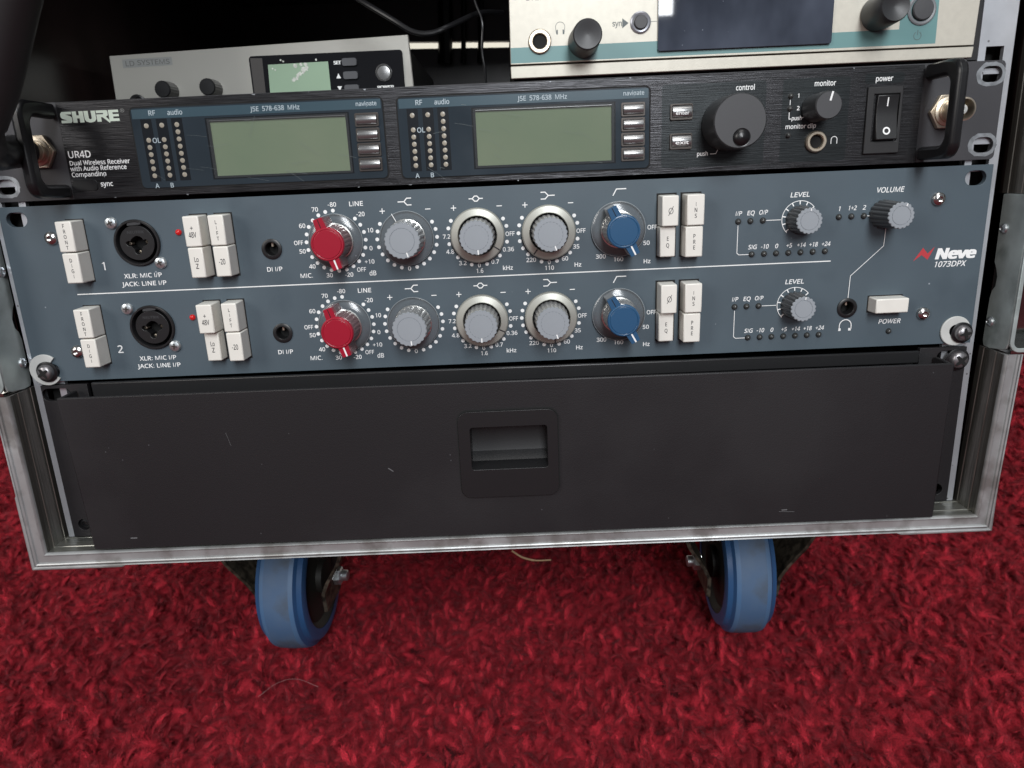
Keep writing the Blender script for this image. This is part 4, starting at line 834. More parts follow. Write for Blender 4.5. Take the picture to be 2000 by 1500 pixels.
# two display windows
for k, ox in enumerate((0.0, 125.4)):
    dz = -.6*k
    z0, z1 = 5.9+dz, 42.1+dz
    w = MB().prism(rrect(-168.7+ox, -50.4+ox, z0, z1, 2.2, 5), -.35, -.05, 'y', holes=[lcd_hole(ox, dz)])
    o = finish('display_window', w, 'window', shure, bevel=.15)
    g = MB().sheet(rrect(-169.4+ox, -49.7+ox, z0-.7, z1+.7, 2.8, 5), -.02, [lcd_hole(ox, dz)])
    finish('window_gap', g, 'hole', o, smooth=False)
    finish('header_band', MB().sheet([(-168.0+ox, 37.3+dz), (-51.0+ox, 37.3+dz), (-51.0+ox, 41.5+dz), (-168.0+ox, 41.5+dz)], -.37), 'window_band', o, smooth=False)
    sh = MB()
    for cx in (-161.9, -154.6, -147.5):
        sh.sheet([(cx-2.6+ox, 8.8+dz), (cx+2.6+ox, 8.8+dz), (cx+2.6+ox, 37.0+dz), (cx-2.6+ox, 37.0+dz)], -.37)
    finish('meter_strip', sh, 'window_shade', o, smooth=False)
    finish('screen_surround', MB().sheet([(-134.2+ox, 8.6+dz), (-66.3+ox, 8.6+dz), (-66.3+ox, 36.4+dz), (-134.2+ox, 36.4+dz)], -.37, [lcd_hole(ox, dz)]), 'window_shade', o, smooth=False)
    finish('screen', MB().prism([(-132.3+ox, 10.1+dz), (-68.1+ox, 10.0+dz), (-68.1+ox, 34.8+dz), (-132.3+ox, 34.9+dz)], .86, .89, 'y'), 'lcd', o)
    finish('screen_cover', MB().sheet([(-133.4+ox, 9.2+dz), (-67.0+ox, 9.1+dz), (-67.0+ox, 35.8+dz), (-133.4+ox, 35.9+dz)], -.42), 'cover_glass', o, smooth=False)
    hl = MB().sheet([(-132.3+ox, 34.9+dz), (-68.1+ox, 34.8+dz), (-68.1+ox, 35.05+dz), (-132.3+ox, 35.2+dz)], -.5)
    finish('screen_edge', hl, 'frame_metal', o, smooth=False)
    for cx, n0 in ((-162.0, 0), (-154.7, 0), (-147.6, 1)):
        zs = [34.1-3.23*i for i in range(8)]
        if n0 == 0: zs = [34.1, 27.65]+[27.65-3.23*i for i in range(1, 6)]
        for zq in zs:
            zq += dz
            q = MB().lathe((cx+ox, -.38, zq), [(1.12, 0), (1.12, -.12), (.8, -.2), (.001, -.22)], 12)
            finish('meter_led', q, 'amber_led', shure, at=(cx+ox, -.38, zq))
    t = MB()
    t.text('RF', -158.6+ox, 39.7+dz, 2.2, -.42, align='c'); t.text('audio', -147.7+ox, 39.6+dz, 2.2, -.42, align='c', w=7.2)
    t.text('J5E  578-638  MHz', -100.5+ox, 39.5+dz, 2.1, -.42, align='c', w=23)
    t.text('navigate', -57.8+ox, 39.7+dz, 1.9, -.42, align='c', w=10.0)
    t.text('OL', -158.4+ox, 27.5+dz, 2.2, -.42, align='c', w=3.9)
    t.text('A', -161.6+ox, 6.9+dz, 2.1, -.42, align='c'); t.text('B', -154.5+ox, 6.9+dz, 2.1, -.42, align='c')
    gs = MB(); rg = random.Random(40+k)
    for _ in range(17):
        xa = rg.uniform(-166, -56)+ox; za = rg.uniform(8, 38)+dz; ll = rg.uniform(2, 11); an = rg.choice((-.12, -.2, .1, -.6, 1.2))
        gs.stroke([(xa, za), (xa+ll*math.cos(an)*.5, za+ll*math.sin(an)*.5+.2), (xa+ll*math.cos(an), za+ll*math.sin(an))], rg.uniform(.05, .1), -.5)
    finish('cover_scratch', gs, bpy.data.materials.get('faint_scratch') or mat('faint_scratch', (.17, .20, .20), .4), o, smooth=False)
    finish('window_lettering', t, mat('soft_white_print', (.42, .50, .54), .5) if k == 0 else bpy.data.materials['soft_white_print'], o, smooth=False)
    for i in range(4):
        zt = 35.0-6.7*i+dz
        x0, x1 = -63.0+ox, -53.2+ox
        q = MB().prism(rrect(x0-.7, x1+.7, zt-5.6, zt+.6, .6, 2), -1.0, -.35, 'y', holes=[rrect(x0+.1, x1-.1, zt-4.8, zt-.2, .4, 2)[::-1]])
        b_ = finish('menu_button', q, 'gun_button', shure, at=((x0+x1)/2, 0, zt-2.5), bevel=.12)
        cap = MB()
        cap.lathe(((x0+x1)/2, -.4, zt-2.5), [(2.3, -4.7), (2.35, -4.5), (2.35, 4.5), (2.3, 4.7)], 20, 'x')
        capo = finish('button_cap', cap, 'frame_metal', b_)
# control fields
for x0, x1, z0, z1 in ((80.9, 129.8, 4.6, 42.1), (137.5, 169.0, 4.9, 42.2), (175.7, 194.0, 38.4, 43.0)):
    finish('printed_field', MB().sheet(rrect(x0, x1, z0, z1, 1.5, 4), -.02), mat('field_tint', (.020, .024, .026), .33, metal=.5, var=.5, var_scale=1, stretch=(70, 900, 2600), bump=.4, bump_scale=1) if x0 < 81 else bpy.data.materials['field_tint'], shure, smooth=False)
for zt, wd in ((33.4, 'enter'), (20.2, 'exit')):
    x0, x1 = 84.7, 95.3
    q = MB().prism(rrect(x0, x1, zt-7.2, zt, .7, 3), -1.2, 0, 'y', holes=[rrect(x0+.9, x1-.5, zt-6.2, zt-.6, .5, 2)[::-1]])
    b_ = finish('menu_button', q, 'gun_button', shure, at=(90, 0, zt-3.6), bevel=.15)
    cap = MB().lathe((90.2, .6, zt-3.5), [(3.0, -4.5), (3.05, -4.3), (3.05, 4.3), (3.0, 4.5)], 24, 'x')
    finish('button_cap', cap, 'frame_metal', b_)
    finish('button_legend', MB().text(wd, 90.2, zt-4.2, 1.5, -2.5, align='c', w=6.4), 'white_print', b_, smooth=False)
def receiver_knob(cx, cz, r, out, name, dimple):
    m = MB().lathe((cx, 0, cz), [(r*1.03, -.6), (r*1.02, -out*.45), (r, -out+.6), (r-.5, -out), (.001, -out)], 120, wob=lambda t: 1+.006*math.cos(60*t))
    o = finish(name, m, 'knob_black', shure, at=(cx, 0, cz))
    if dimple:
        f = MB().sheet(circle(cx, cz, r-.5, 64), -out-.03, [circle(cx+.9, cz-7.1, 4.0, 32)[::-1]])
        finish('knob_face', f, 'knob_face', o)
        d_ = MB().lathe((cx+.9, -out, cz-7.1), [(4.05, -.1), (3.7, .0), (3.0, -.9), (1.6, -1.5), (.001, -1.7)], 32, close=False)
        finish('finger_dimple', d_, 'black_gloss', o)
    else:
        finish('knob_face', MB().sheet(circle(cx, cz, r-.45, 48), -out-.03), 'knob_face', o)
        a = math.radians(14)
        finish('pointer_line', MB().stroke([(cx+math.sin(a)*2.2, cz+math.cos(a)*2.2), (cx+math.sin(a)*5.6, cz+math.cos(a)*5.6)], .85, -out-.06), 'white_print', o, smooth=False)
    return o
receiver_knob(112.0, 23.5, 11.9, 20.0, 'control_knob', True)
receiver_knob(152.9, 28.8, 6.1, 16.0, 'monitor_knob', False)
for x, z in ((141.3, 34.6), (141.2, 29.1), (141.1, 17.1)): led(x, z, shure, r=1.15)
jk = jack(154.2, 13.8, shure, r=4.9, hole=3.1, ring='brass', out=2.4)
# rocker switch
bz = MB().prism([(177, 7.0), (193.9, 7.0), (193.4, 37.0), (177, 37.0)], -1.5, 0, 'y', holes=[[(180.2, 12.6), (180.2, 33.6), (192.2, 33.6), (192.2, 12.6)]])
sw = finish('power_switch', bz, 'rubber_black', shure, at=(185, 0, 22), bevel=.4)
rk = MB().prism([(0.5, 13.0), (-3.6, 13.3), (-2.6, 18.5), (-1.7, 23.5), (-1.6, 28), (-2.3, 33.2), (.5, 33.3)], 181.5, 191.6, 'x')
finish('rocker', rk, 'black', sw, bevel=.4)
t = MB()
t.add([(186.1, -2.22, 32.0), (186.7, -2.22, 32.0), (186.7, -1.71, 28.2), (186.1, -1.71, 28.2)], [(0, 1, 2, 3)])
for i in range(20):
    a0, a1 = 2*PI*i/20, 2*PI*(i+1)/20
    def Q(r, a):
        z = 17.2+r*math.sin(a); return (186.4+r*math.cos(a), -3.6+.192*(z-13.3)-.1, z)
    t.add([Q(1.05, a0), Q(1.75, a0), Q(1.75, a1), Q(1.05, a1)], [(0, 1, 2, 3)])
finish('switch_marks', t, 'white_print', sw, smooth=False)
t = MB(); y = -.06
t.text('UR4D', -201.9, 22.8, 3.1, y, w=11.2); t.text('Dual Wireless Receiver', -201.9, 18.9, 2.05, y, w=29.0)
t.text('with Audio Reference', -201.9, 16.3, 2.05, y, w=27.0); t.text('Companding', -201.9, 13.6, 2.05, y, w=16.8)
t.text('sync', -188.9, 8.9, 2.3, y, w=6.0)
t.text('control', 119.9, 39.4, 2.3, y, align='c', w=9.0); t.text('push', 97.9, 10.6, 1.9, y, w=5.5)
t.stroke([(104.3, 10.3), (107.0, 10.3), (108.0, 12.4)], .22, y)
t.text('monitor', 157.1, 39.7, 2.3, y, align='c', w=10.1); t.text('1', 145.1, 34.7, 1.8, y, align='c'); t.text('2', 145.2, 29.2, 1.8, y, align='c')
t.text('push', 142.2, 24.8, 1.8, y, w=5.0, slant=.1); t.text('monitor clip', 139.5, 21.1, 2.0, y, w=14.7, slant=.06)
t.stroke([(141.25, 32.9), (141.25, 30.8)], .3, y); t.stroke([(141.1, 27.4), (141.1, 24.5), (142.0, 24.5)], .35, y); t.stroke([(147.2, 24.7), (148.6, 25.3)], .22, y)
t.stroke([(161.8, 12.6), (161.8, 14.4)]+[(163.2+1.4*math.cos(math.radians(a)), 14.4+1.4*math.sin(math.radians(a))) for a in range(180, -1, -20)]+[(164.6, 12.6)], .28, y)
t.text('power', 184.6, 40.6, 2.3, y, align='c', w=8.2)
finish('printed_legend', t, 'white_print', shure, smooth=False)
# maker's word mark, heavy block letters running into one another
lg = MB(); y = -.07
X0, Z0, ZH, K = -201.6, 36.9, 5.0, 27.4/100.0
def LP(pts, holes=()):
    lg.sheet([(X0+px*K, Z0+pz*ZH/10) for px, pz in pts], y, [[(X0+px*K, Z0+pz*ZH/10) for px, pz in h] for h in holes])
LP([(3, 10), (19, 10), (19, 7.6), (8.5, 7.6), (17, 6.0), (19, 4.8), (19, 1.6), (17, 0), (0, 0), (0, 2.4), (10.5, 2.4), (2.2, 4.0), (0, 5.4), (0, 8.4)])
LP([(20.2, 10), (27.6, 10), (27.6, 6.4), (32, 6.4), (32, 10), (39.4, 10), (39.4, 0), (32, 0), (32, 3.8), (27.6, 3.8), (27.6, 0), (20.2, 0)])
LP([(40.6, 10), (48.0, 10), (48.0, 3.4), (49.4, 2.6), (51.6, 2.6), (53, 3.4), (53, 10), (60.4, 10), (60.4, 2.4), (57.5, .5), (52, -.3), (48, -.3), (43, .6), (40.6, 2.6)])
LP([(61.6, 10), (80.5, 10), (81.6, 8.2), (81.2, 5.4), (77.6, 4.2), (82.6, 1.2), (82.6, -1.4), (77.0, 1.4), (71.5, 3.9), (69, 3.9), (69, 0), (61.6, 0), (61.6, 6.5), (73, 6.5), (74.2, 7.2), (73, 7.6), (61.6, 7.6)])
LP([(82.6, 10), (100, 10), (100, 7.8), (90, 7.8), (90, 6.2), (100, 6.2), (100, 4.1), (90, 4.1), (90, 2.4), (100, 2.4), (100, 0), (84.2, 0), (82.8, -1.4)])
finish('logo_lettering', lg, mat('pale_green_print', (.66, .76, .66), .5), shure, smooth=False)
finish('registered_mark', MB().text('\u00ae', -172.3, 41.4, 1.6, y, align='c', w=2.0), 'faint_print', shure, smooth=False)
iw = MB().prism(rrect(-202.0, -190.3, 6.0, 10.9, 1.6, 5), -.5, .2, 'y')
ir = finish('infrared_window', iw, 'black_gloss', shure, bevel=.3)
# nicks along the panel's edges
nk = MB()
for x, z in ((28.7, 45.75), (-84, 46.0), (-110, 46.0), (-58, 46.05), (-148, 2.5), (-40, 2.35), (-65, 2.3), (12, 2.2), (66, 45.9), (170, 45.8), (-183, 2.5)):
    w_ = random.uniform(.3, 1.1)
    nk.sheet([(x-w_, z), (x+w_, z+.02), (x+w_*.4, z-random.uniform(.2, .7)), (x-w_*.5, z-.25)], -.03)
finish('edge_nick', nk, 'worn_ring', shure, smooth=False)

# ================================================================== DRAWER (black, 2U)
dr = thing('drawer_unit', 'black powder coated rack drawer with recessed pull at the bottom of the case', 'drawer', (0, 0, -134))
earh = lambda s_: [rrect(s_*232.6-7.5, s_*232.6+7.5, -98.6, -91.9, 3.3, 5), circle(s_*233.5, -169.8, 3.3, 20)]
for s_ in (-1, 1):
    xs = sorted((s_*216, s_*240.2))
    zt = -90.2
    hl_ = [h if (h[0][0]-h[5][0]) else h for h in earh(s_)]
    ear = MB().prism([(xs[0], -176.8), (xs[1], -176.8), (xs[1], zt), (xs[0], zt)], .2, 2.8, 'y', holes=[h[::-1] for h in earh(s_)])
    finish('rack_ear', ear, 'drawer', dr, bevel=.4)
X0d, X1d = -221.4, 224.6
fz = [(X0d+1.3, -176.6), (X1d-1.0, -177.9), (X1d, -94.3), (X0d-1.2, -92.8)]
rec = [(-17.4, -116.8), (21.6, -117.1), (21.4, -139.8), (-17.7, -139.5)]
face = MB().prism(fz, -16.2, -14.4, 'y', holes=[rec])
# the folded-back edges of the tray front
face.prism([(X0d+1.3, -176.5), (X0d+3, -176.5), (X0d+.6, -92.9), (X0d-1.1, -92.9)], -14.38, -1, 'y')
face.prism([(X1d-2.8, -177.8), (X1d-1.1, -177.8), (X1d-.1, -94.4), (X1d-1.8, -94.4)], -14.38, -1, 'y')
finish('drawer_front', face, 'drawer', dr, bevel=.6)
finish('tray_lip', MB().prism([(-211.5, -88.6), (213.8, -90.4), (213.8, -97), (-211.5, -97)], -4, -2, 'y').box(-211.5, 213.8, -1.98, 200, -97.0, -95.5), 'black', dr, bevel=1.2)
finish('tray_sides', MB().box(-211, -208, -1, 300, -170, -97.2).box(209, 212, -1, 300, -170, -97.2).box(-208, 209, -1, 300, -174, -172), 'rubber_black', dr)
pull_hole = rrect(-17.5, 21.6, -139.8, -116.9, 1.5, 4)
pl = MB().prism(rrect(-23.4, 26.9, -155.2, -108.6, 5.2, 7), -17.9, -16.25, 'y', holes=[pull_hole[::-1]])
po = finish('drawer_pull', pl, 'black', dr, bevel=.8)
pp = MB()
pp.add([(-17.5, -17.6, -116.9), (21.6, -17.6, -116.9), (21.6, -3, -116.9), (-17.5, -3, -116.9),
        (-17.5, -3, -128), (21.6, -3, -128), (-17.5, -4.5, -134.5), (21.6, -4.5, -134.5), (-17.5, -8.5, -138.5), (21.6, -8.5, -138.5), (-17.5, -17.6, -139.8), (21.6, -17.6, -139.8)],
       [(0, 1, 2, 3), (3, 2, 5, 4), (4, 5, 7, 6), (6, 7, 9, 8), (8, 9, 11, 10), (0, 3, 4, 6, 8, 10), (1, 11, 9, 7, 5, 2)])
finish('finger_recess', pp, 'black', po, recalc=False)
finish('pull_shadow_gap', MB().sheet(rrect(-24.1, 27.6, -155.9, -107.9, 5.8, 7), -16.23, [pull_hole[::-1]]), 'hole', po, smooth=False)
sc = MB()
def scr(x0, z0, x1, z1, w): sc.stroke([(x0, z0), (x1, z1)], w, -16.24)
scr(-141, -114.5, -139.3, -121.8, .12); scr(-60.5, -137.5, -58.3, -139.2, .5); scr(-20.5, -140, -18.2, -137.0, .25)
scr(142, -171, 150, -171.4, .2); scr(-199.5, -170.9, -196.5, -170.9, .7); scr(143.5, -170.2, 146, -170.1, .6)
finish('scratch', sc, 'scratch', dr, smooth=False)

# ================================================================== RACK SCREWS AND WASHERS
def rack_screw(x, y, z, r, label, rot=.5, washer=None):
    t_ = thing('rack_screw', label, 'screw', (x, y, z), 'screws holding the rack units')
    h = MB().lathe((x, y, z), [(r+.4, 0), (r+.5, -.8), (r+.1, -2.4), (r*.92, -3.3), (r*.7, -3.9), (.001, -4.2)], 32)
    finish('screw_head', h, mat('black_nickel', (.30, .29, .30), .36, metal=.85) if 'black_nickel' not in bpy.data.materials else bpy.data.materials['black_nickel'], t_)
    finish('cross_recess', cross_cut(x, y-4.45, z, r*.8, rot), 'hole', t_, smooth=False)
    fl_ = MB().lathe((x, y, z), [(r+1.5, .0), (r+1.6, -.8), (r+.3, -1.2)], 32)
    finish('flange', fl_, 'black_gloss', t_)
    return t_
def washer(x, y, z, r0, r1, a0, a1, label):
    n = 30; o_ = [(x+r1*math.cos(math.radians(a0+(a1-a0)*i/n)), z+r1*math.sin(math.radians(a0+(a1-a0)*i/n))) for i in range(n+1)]
    i_ = [(x+r0*math.cos(math.radians(a0+(a1-a0)*i/n)), z+r0*math.sin(math.radians(a0+(a1-a0)*i/n))) for i in range(n+1)]
    m = MB().prism(o_+i_[::-1], y-1.2, y, 'y')
    return tag(finish('washer', m, 'nylon', at=(x, y, z), bevel=.3), label, 'washer', 'white washers under the rack screws')
washer(-234.8, -.05, -81.6, 3.6, 8.2, 48, 325, 'cracked white washer behind the left rack screw of the blue-grey preamp')
washer(232.4, -.05, -81.4, 3.2, 7.6, 5, 355, 'white washer showing left of the right rack screw of the blue-grey preamp')
rack_screw(-233.6, -1.3, -82.4, 3.8, 'dark cross-head screw on a cracked white washer, left end of the blue-grey preamp', .55)
rack_screw(235.2, -1.3, -82.2, 3.8, 'dark cross-head screw on a whole white washer, right end of the blue-grey preamp', .2)
rack_screw(235.6, .1, -96.6, 4.3, 'larger dark cross-head screw at the top right corner of the drawer', .75)
t_ = thing('rack_screw', 'small black screw half hidden beside the lower left corner of the drawer front', 'screw', (-233.4, 2, -169.8), 'screws holding the rack units')
finish('screw_head', MB().lathe((-233.4, 2.6, -169.8), [(3.1, 0), (3.0, -1.2), (1.6, -1.6), (1.2, -.6), (.001, -.6)], 20), 'black_gloss', t_)

# ================================================================== SILVER HALF-RACK TRANSMITTER
sn = thing('monitor_transmitter', 'silver half-rack stereo transmitter with teal stripe and dark screen, top right', 'transmitter', (117, 0, 66))
rotp = lambda x, z: (x, z+(x-117)*.0035)
def RP(l): return [rotp(*p) for p in l]
finish('front_panel', MB().prism(RP([(10.6, 54.1), (224.6, 53.0), (225.6, 92), (11.2, 92)]), 0, 2, 'y'), 'silver_face', sn, bevel=.25)
finish('base_strip', MB().prism(RP([(10.6, 47.9), (224.1, 47.5), (224.5, 52.2), (10.6, 53.2)]), -.4, 2.5, 'y'), 'silver_face', sn, bevel=.35)
finish('front_gap', MB().prism(RP([(10.8, 48), (224, 48), (224.6, 91), (11, 91)]), 2.1, 4, 'y'), 'groove', sn)
finish('housing', MB().box(12, 229.0, 4.1, 210, 47.3, 92), 'rubber_black', sn)
tl = MB(); 
tl.sheet(RP([(10.9, 54.5), (206.6, 54.3), (206.2, 91), (189.3, 91), (189.3, 61.0), (158.2, 61.0), (10.9, 61.1)]), -.03)
finish('teal_stripe', tl, 'teal', sn, smooth=False)
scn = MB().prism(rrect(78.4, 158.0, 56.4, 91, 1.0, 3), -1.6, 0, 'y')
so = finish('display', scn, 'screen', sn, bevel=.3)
jack(24.4, 62.9, sn, r=5.3, hole=3.2, ring='brass', out=1.4, name='headphone_socket')
rk1 = MB().lathe((44.4, 0, 61.9), [(7.0, -.8), (6.7, -10), (6.4, -18.6), (5.9, -19.2), (4.5, -19.0), (2.2, -18.5), (.001, -18.3)], 48)
finish('headphone_volume_knob', rk1, 'knob_black', sn, at=(44.4, 0, 61.9))
rk2 = MB().lathe((178.0, 0, 67.9), [(7.3, -.8), (7.1, -9), (6.6, -17), (6.0, -18), (4.5, -17.4), (2.2, -16.7), (.001, -16.4)], 48)
finish('jog_dial', rk2, 'knob_black', sn, at=(178, 0, 67.9))
sy = finish('sync_button', MB().lathe((70.6, 0, 69.0), [(4.8, 0), (4.7, -.6), (4.0, -1.0), (3.2, -.8), (3.1, -.2)], 32, close=False), mat('grey_ring', (.32, .33, .36), .3, metal=.5), sn, at=(70.6, 0, 69))
finish('button_cap', MB().lathe((70.6, 0, 69.0), [(3.0, 0), (3.0, -1.6), (2.7, -1.9), (.001, -1.9)], 28), 'knob_face', sy)
pb = finish('power_button', MB().lathe((198.7, 0, 69.0), [(6.5, 0), (6.5, -.5), (5.9, -.8), (5.0, -.6), (4.9, 0)], 36, close=False), mat('grey_bezel', (.19, .20, .21), .4), sn, at=(198.7, 0, 69))
finish('button_cap', MB().lathe((198.9, 0, 69.2), [(4.7, 0), (4.7, -1.3), (4.3, -1.7), (.001, -1.8)], 32), 'knob_face', pb)
t = MB(); y = -.05
t.text('STEREO TRANSMITTER', 18.6, 81.4, 2.3, y, w=38)
t.text('syn', 57.7, 69.1, 2.4, y, w=4.6)
t.sheet([(62.3, 66.9), (65.2, 69.0), (62.3, 71.1)], y)
t.stroke([(75.5, 69.2), (78.2, 69.2)], .2, y)
t.stroke([(32.0, 66.4), (31.8, 68.5)]+[(33.9+2.15*math.cos(math.radians(a)), 68.6+2.15*math.sin(math.radians(a))) for a in range(175, 0, -15)]+[(36.0, 68.5), (35.8, 66.4)], .2, y)
t.sheet([(32.0, 65.6), (32.8, 65.6), (32.8, 67.6), (32.2, 67.4)], y); t.sheet([(35.8, 65.6), (35.0, 65.6), (35.0, 67.6), (35.6, 67.4)], y)
t.stroke([(198+1.7*math.cos(math.radians(a)), 58.2+1.7*math.sin(math.radians(a))) for a in range(120, 421, 20)], .22, y); t.stroke([(198, 58.6), (198, 60.6)], .22, y)
finish('printed_legend', t, mat('grey_print', (.10, .12, .12), .5), sn, smooth=False)

# ================================================================== GREY HALF-RACK TRANSMITTER further back
ld = thing('monitor_transmitter', 'grey half-rack transmitter with pale green screen set back behind the black receiver', 'transmitter', (-140, 115, 66))
Y = 115.0
finish('front_panel', MB().prism([(-232.4, 48.2), (-47.6, 48.2), (-49.2, 89.2), (-231.4, 84.8)], Y, Y+2.5, 'y'), 'ld_face', ld, bevel=.5)
finish('housing', MB().box(-229, -51, Y+2.6, Y+170, 47.8, 84), 'rubber_black', ld)
w_ = finish('display_window', MB().prism(rrect(-146.8, -53.4, 50, 81.0, 2.0, 4), Y-1.0, Y-.05, 'y'), 'ld_window', ld, bevel=.3)
finish('screen', MB().sheet([(-136.6, 52), (-98.9, 52), (-98.9, 76.2), (-135.6, 75.8)], Y-1.06), 'lcd2', w_, smooth=False)
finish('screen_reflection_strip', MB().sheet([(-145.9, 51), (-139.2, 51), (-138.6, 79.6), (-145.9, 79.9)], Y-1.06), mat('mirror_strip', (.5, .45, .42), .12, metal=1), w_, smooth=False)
for zt in (77.4, 69.9, 62.4):
    finish('menu_button', MB().prism(rrect(-90.3, -81.4, zt-4.4, zt, 1.2, 3), Y-2.6, Y-1.05, 'y'), 'grey_rubber', ld, at=(-86, Y, zt-2), bevel=.3)
pw = finish('power_button', MB().lathe((-65.6, Y-1, 68.4), [(5.0, 0), (5.0, -.9), (4.3, -1.3), (3.8, -.9), (3.2, -1.0), (.001, -1.1)], 32), 'frame_metal', ld, at=(-65.6, Y, 68.4))
t = MB()
for dx in (-.16, 0, .16):
    t.text('SET', -93.4+dx, 75.3, 1.9, Y-1.08-dx*.1, align='c', w=4.4); t.text('POWER', -65.3+dx, 60.2, 1.9, Y-1.08-dx*.1, align='c', w=10.2)
t.sheet([(-94.8, 66.4), (-92.0, 66.4), (-93.4, 69.2)], Y-1.08); t.sheet([(-94.8, 61.9), (-93.4, 59.1), (-92.0, 61.9)], Y-1.08)
finish('printed_legend', t, 'white_print', ld, smooth=False)
t = MB().sheet([(-223.9, 77.7), (-193.6, 78.3), (-193.6, 82.9), (-223.9, 82.5)], Y-.05)
lb_ = finish('name_label', t, 'faint_print', ld, smooth=False)
finish('label_lettering', MB().text('LD', -219.5, 80.1, 2.9, Y-.1, align='c', w=6).text('SYSTEMS', -205, 80.4, 2.7, Y-.1, align='c', w=20), mat('faded_print', (.17, .17, .165), .4), lb_, smooth=False)
for x, z in ((-197.3, 63.4), (-170.4, 63.6)):
    finish('volume_knob', MB().lathe((x, Y, z), [(5.2, -.5), (5.1, -5), (4.8, -11), (4.3, -11.6), (.001, -11.7)], 60, wob=lambda t: 1+.02*math.cos(20*t)), 'black', ld, at=(x, Y, z), bevel=0)
finish('headphone_socket', MB().lathe((-218.0, Y, 57.4), [(5.0, 0), (5.0, -2), (4.2, -2.4), (3.3, -2.2), (3.2, 2)], 28, close=False), 'black', ld, at=(-218, Y, 57.4))
# dried smear on the screen
sm = MB()
random.seed(11)
def blob(x, z, r, n=12):
    sm.lift -= .004
    sm.sheet([(x+r*random.uniform(.55, 1.25)*math.cos(2*PI*i/n), z+r*random.uniform(.55, 1.2)*math.sin(2*PI*i/n)) for i in range(n)], Y-1.15+sm.lift)
for i in range(16):
    f = i/15; blob(-121+f*9+random.uniform(-.7, .7), 66.5+f*6.6+random.uniform(-.6, .6), random.uniform(.6, 1.3))
for i in range(7): blob(-116+random.uniform(-3, 4), 74.0+random.uniform(-1.5, 1.6), random.uniform(.5, 1.4))
for x, z in ((-133, 73.5), (-131.5, 72.7), (-127.5, 78.0), (-126, 77.2), (-106, 77.4), (-114, 71)): blob(x, z, .6)
tag(finish('dried_smear', sm, 'smear', smooth=False), 'dried white smear across the pale green screen of the grey transmitter', 'smear')

# ================================================================== CABLES, ANTENNA
def smooth_path(pts, n=8):
    P = [Vector(p) for p in pts]; P = [P[0]*2-P[1]]+P+[P[-1]*2-P[-2]]; out = []
    for i in range(1, len(P)-2):
        for k in range(n):
            t = k/n
            a = P[i-1]; b = P[i]; c = P[i+1]; d = P[i+2]
            out.append(.5*((2*b)+(c-a)*t+(2*a-5*b+4*c-d)*t*t+(3*b-a-3*c+d)*t**3))
    out.append(P[-2]); return out
tag(finish('cable', MB().tube(smooth_path([(-95, 90, 118), (-70, 70, 100), (-52, 62, 88), (-40, 60, 80.5), (-30, 60, 79.5), (-20, 62, 83), (-5, 80, 92), (8, 120, 100)]), 1.5, 10), 'cable'),
    'black cable sagging beside the right end of the grey transmitter', 'cable')
tag(finish('cable', MB().tube(smooth_path([(-9, 62, 112), (-6.5, 61, 95), (-3, 60, 84), (-3.8, 60, 70), (-2.6, 61, 58), (-3, 64, 47)]), .7, 8), 'cable'),
    'thin black cable hanging straight down left of the silver transmitter', 'cable')
ant = thing('antenna', 'thick black whip antenna plugged into the left end of the black receiver', 'antenna', (-216, -14, 24.7))
finish('antenna_elbow', MB().tube(smooth_path([(-215.6, -9, 24.7), (-215, -15, 24.4), (-213, -26, 23.6), (-211, -36, 22.8), (-210.5, -43, 25)]), [6.0]*8+[7.2]*25, 20), 'black', ant)
finish('antenna_whip', MB().tube(smooth_path([(-210.8, -42, 24), (-207, -47, 33), (-193, -53, 49), (-172.5, -65, 74), (-150, -78, 100)]), [7.6]*9+[8.4]*24, 24), 'rubber_black', ant)

# ================================================================== SMALL LITTER
st = MB().tube(smooth_path([(-1, 92, -247), (6, 90, -251.2), (15, 88, -253.0), (26, 88, -253.2)]), [.7]*8+[.75]*8+[.55]*9, 6)
tag(finish('straw', st, 'straw'), 'short pale straw sticking out under the front edge of the case', 'straw')
tag(finish('hair', MB().tube(smooth_path([(-166, 28, -308), (-155, 34, -303), (-143, 36, -302), (-129, 34, -307)]), .07, 5), 'hair'),
    'fine pale hair lying on the carpet in front of the left wheel', 'hair')

# ================================================================== CARPET PILE (shag tufts)
cm = bpy.data.materials.new('red_shag_yarn'); cm.use_nodes = True
N = cm.node_tree.nodes; L = cm.node_tree.links; b = N['Principled BSDF']
b.inputs['Roughness'].default_value = .75; b.inputs['Specular IOR Level'].default_value = .25
b.inputs['Sheen Weight'].default_value = .2; b.inputs['Sheen Roughness'].default_value = .5; b.inputs['Sheen Tint'].default_value = (1, .4, .45, 1)
oi = N.new('ShaderNodeObjectInfo'); rp = N.new('ShaderNodeValToRGB')
rp.color_ramp.elements[0].color = (.17, .005, .011, 1); rp.color_ramp.elements[0].position = .0
rp.color_ramp.elements[1].color = (.50, .020, .038, 1); rp.color_ramp.elements[1].position = 1.0
L.new(oi.outputs['Random'], rp.inputs[0])
tc_ = N.new('ShaderNodeTexCoord'); nz_ = N.new('ShaderNodeTexNoise'); nz_.inputs['Scale'].default_value = 1500; nz_.inputs['Detail'].default_value = 3
L.new(tc_.outputs['Object'], nz_.inputs['Vector'])
bp_ = N.new('ShaderNodeBump'); bp_.inputs['Strength'].default_value = .9; bp_.inputs['Distance'].default_value = .0006
L.new(nz_.outputs['Fac'], bp_.inputs['Height']); L.new(bp_.outputs['Normal'], b.inputs['Normal'])
hv = N.new('ShaderNodeHueSaturation'); mr = N.new('ShaderNodeMapRange'); mr.inputs[1].default_value = .3; mr.inputs[2].default_value = .7; mr.inputs[3].default_value = .6; mr.inputs[4].default_value = 1.5
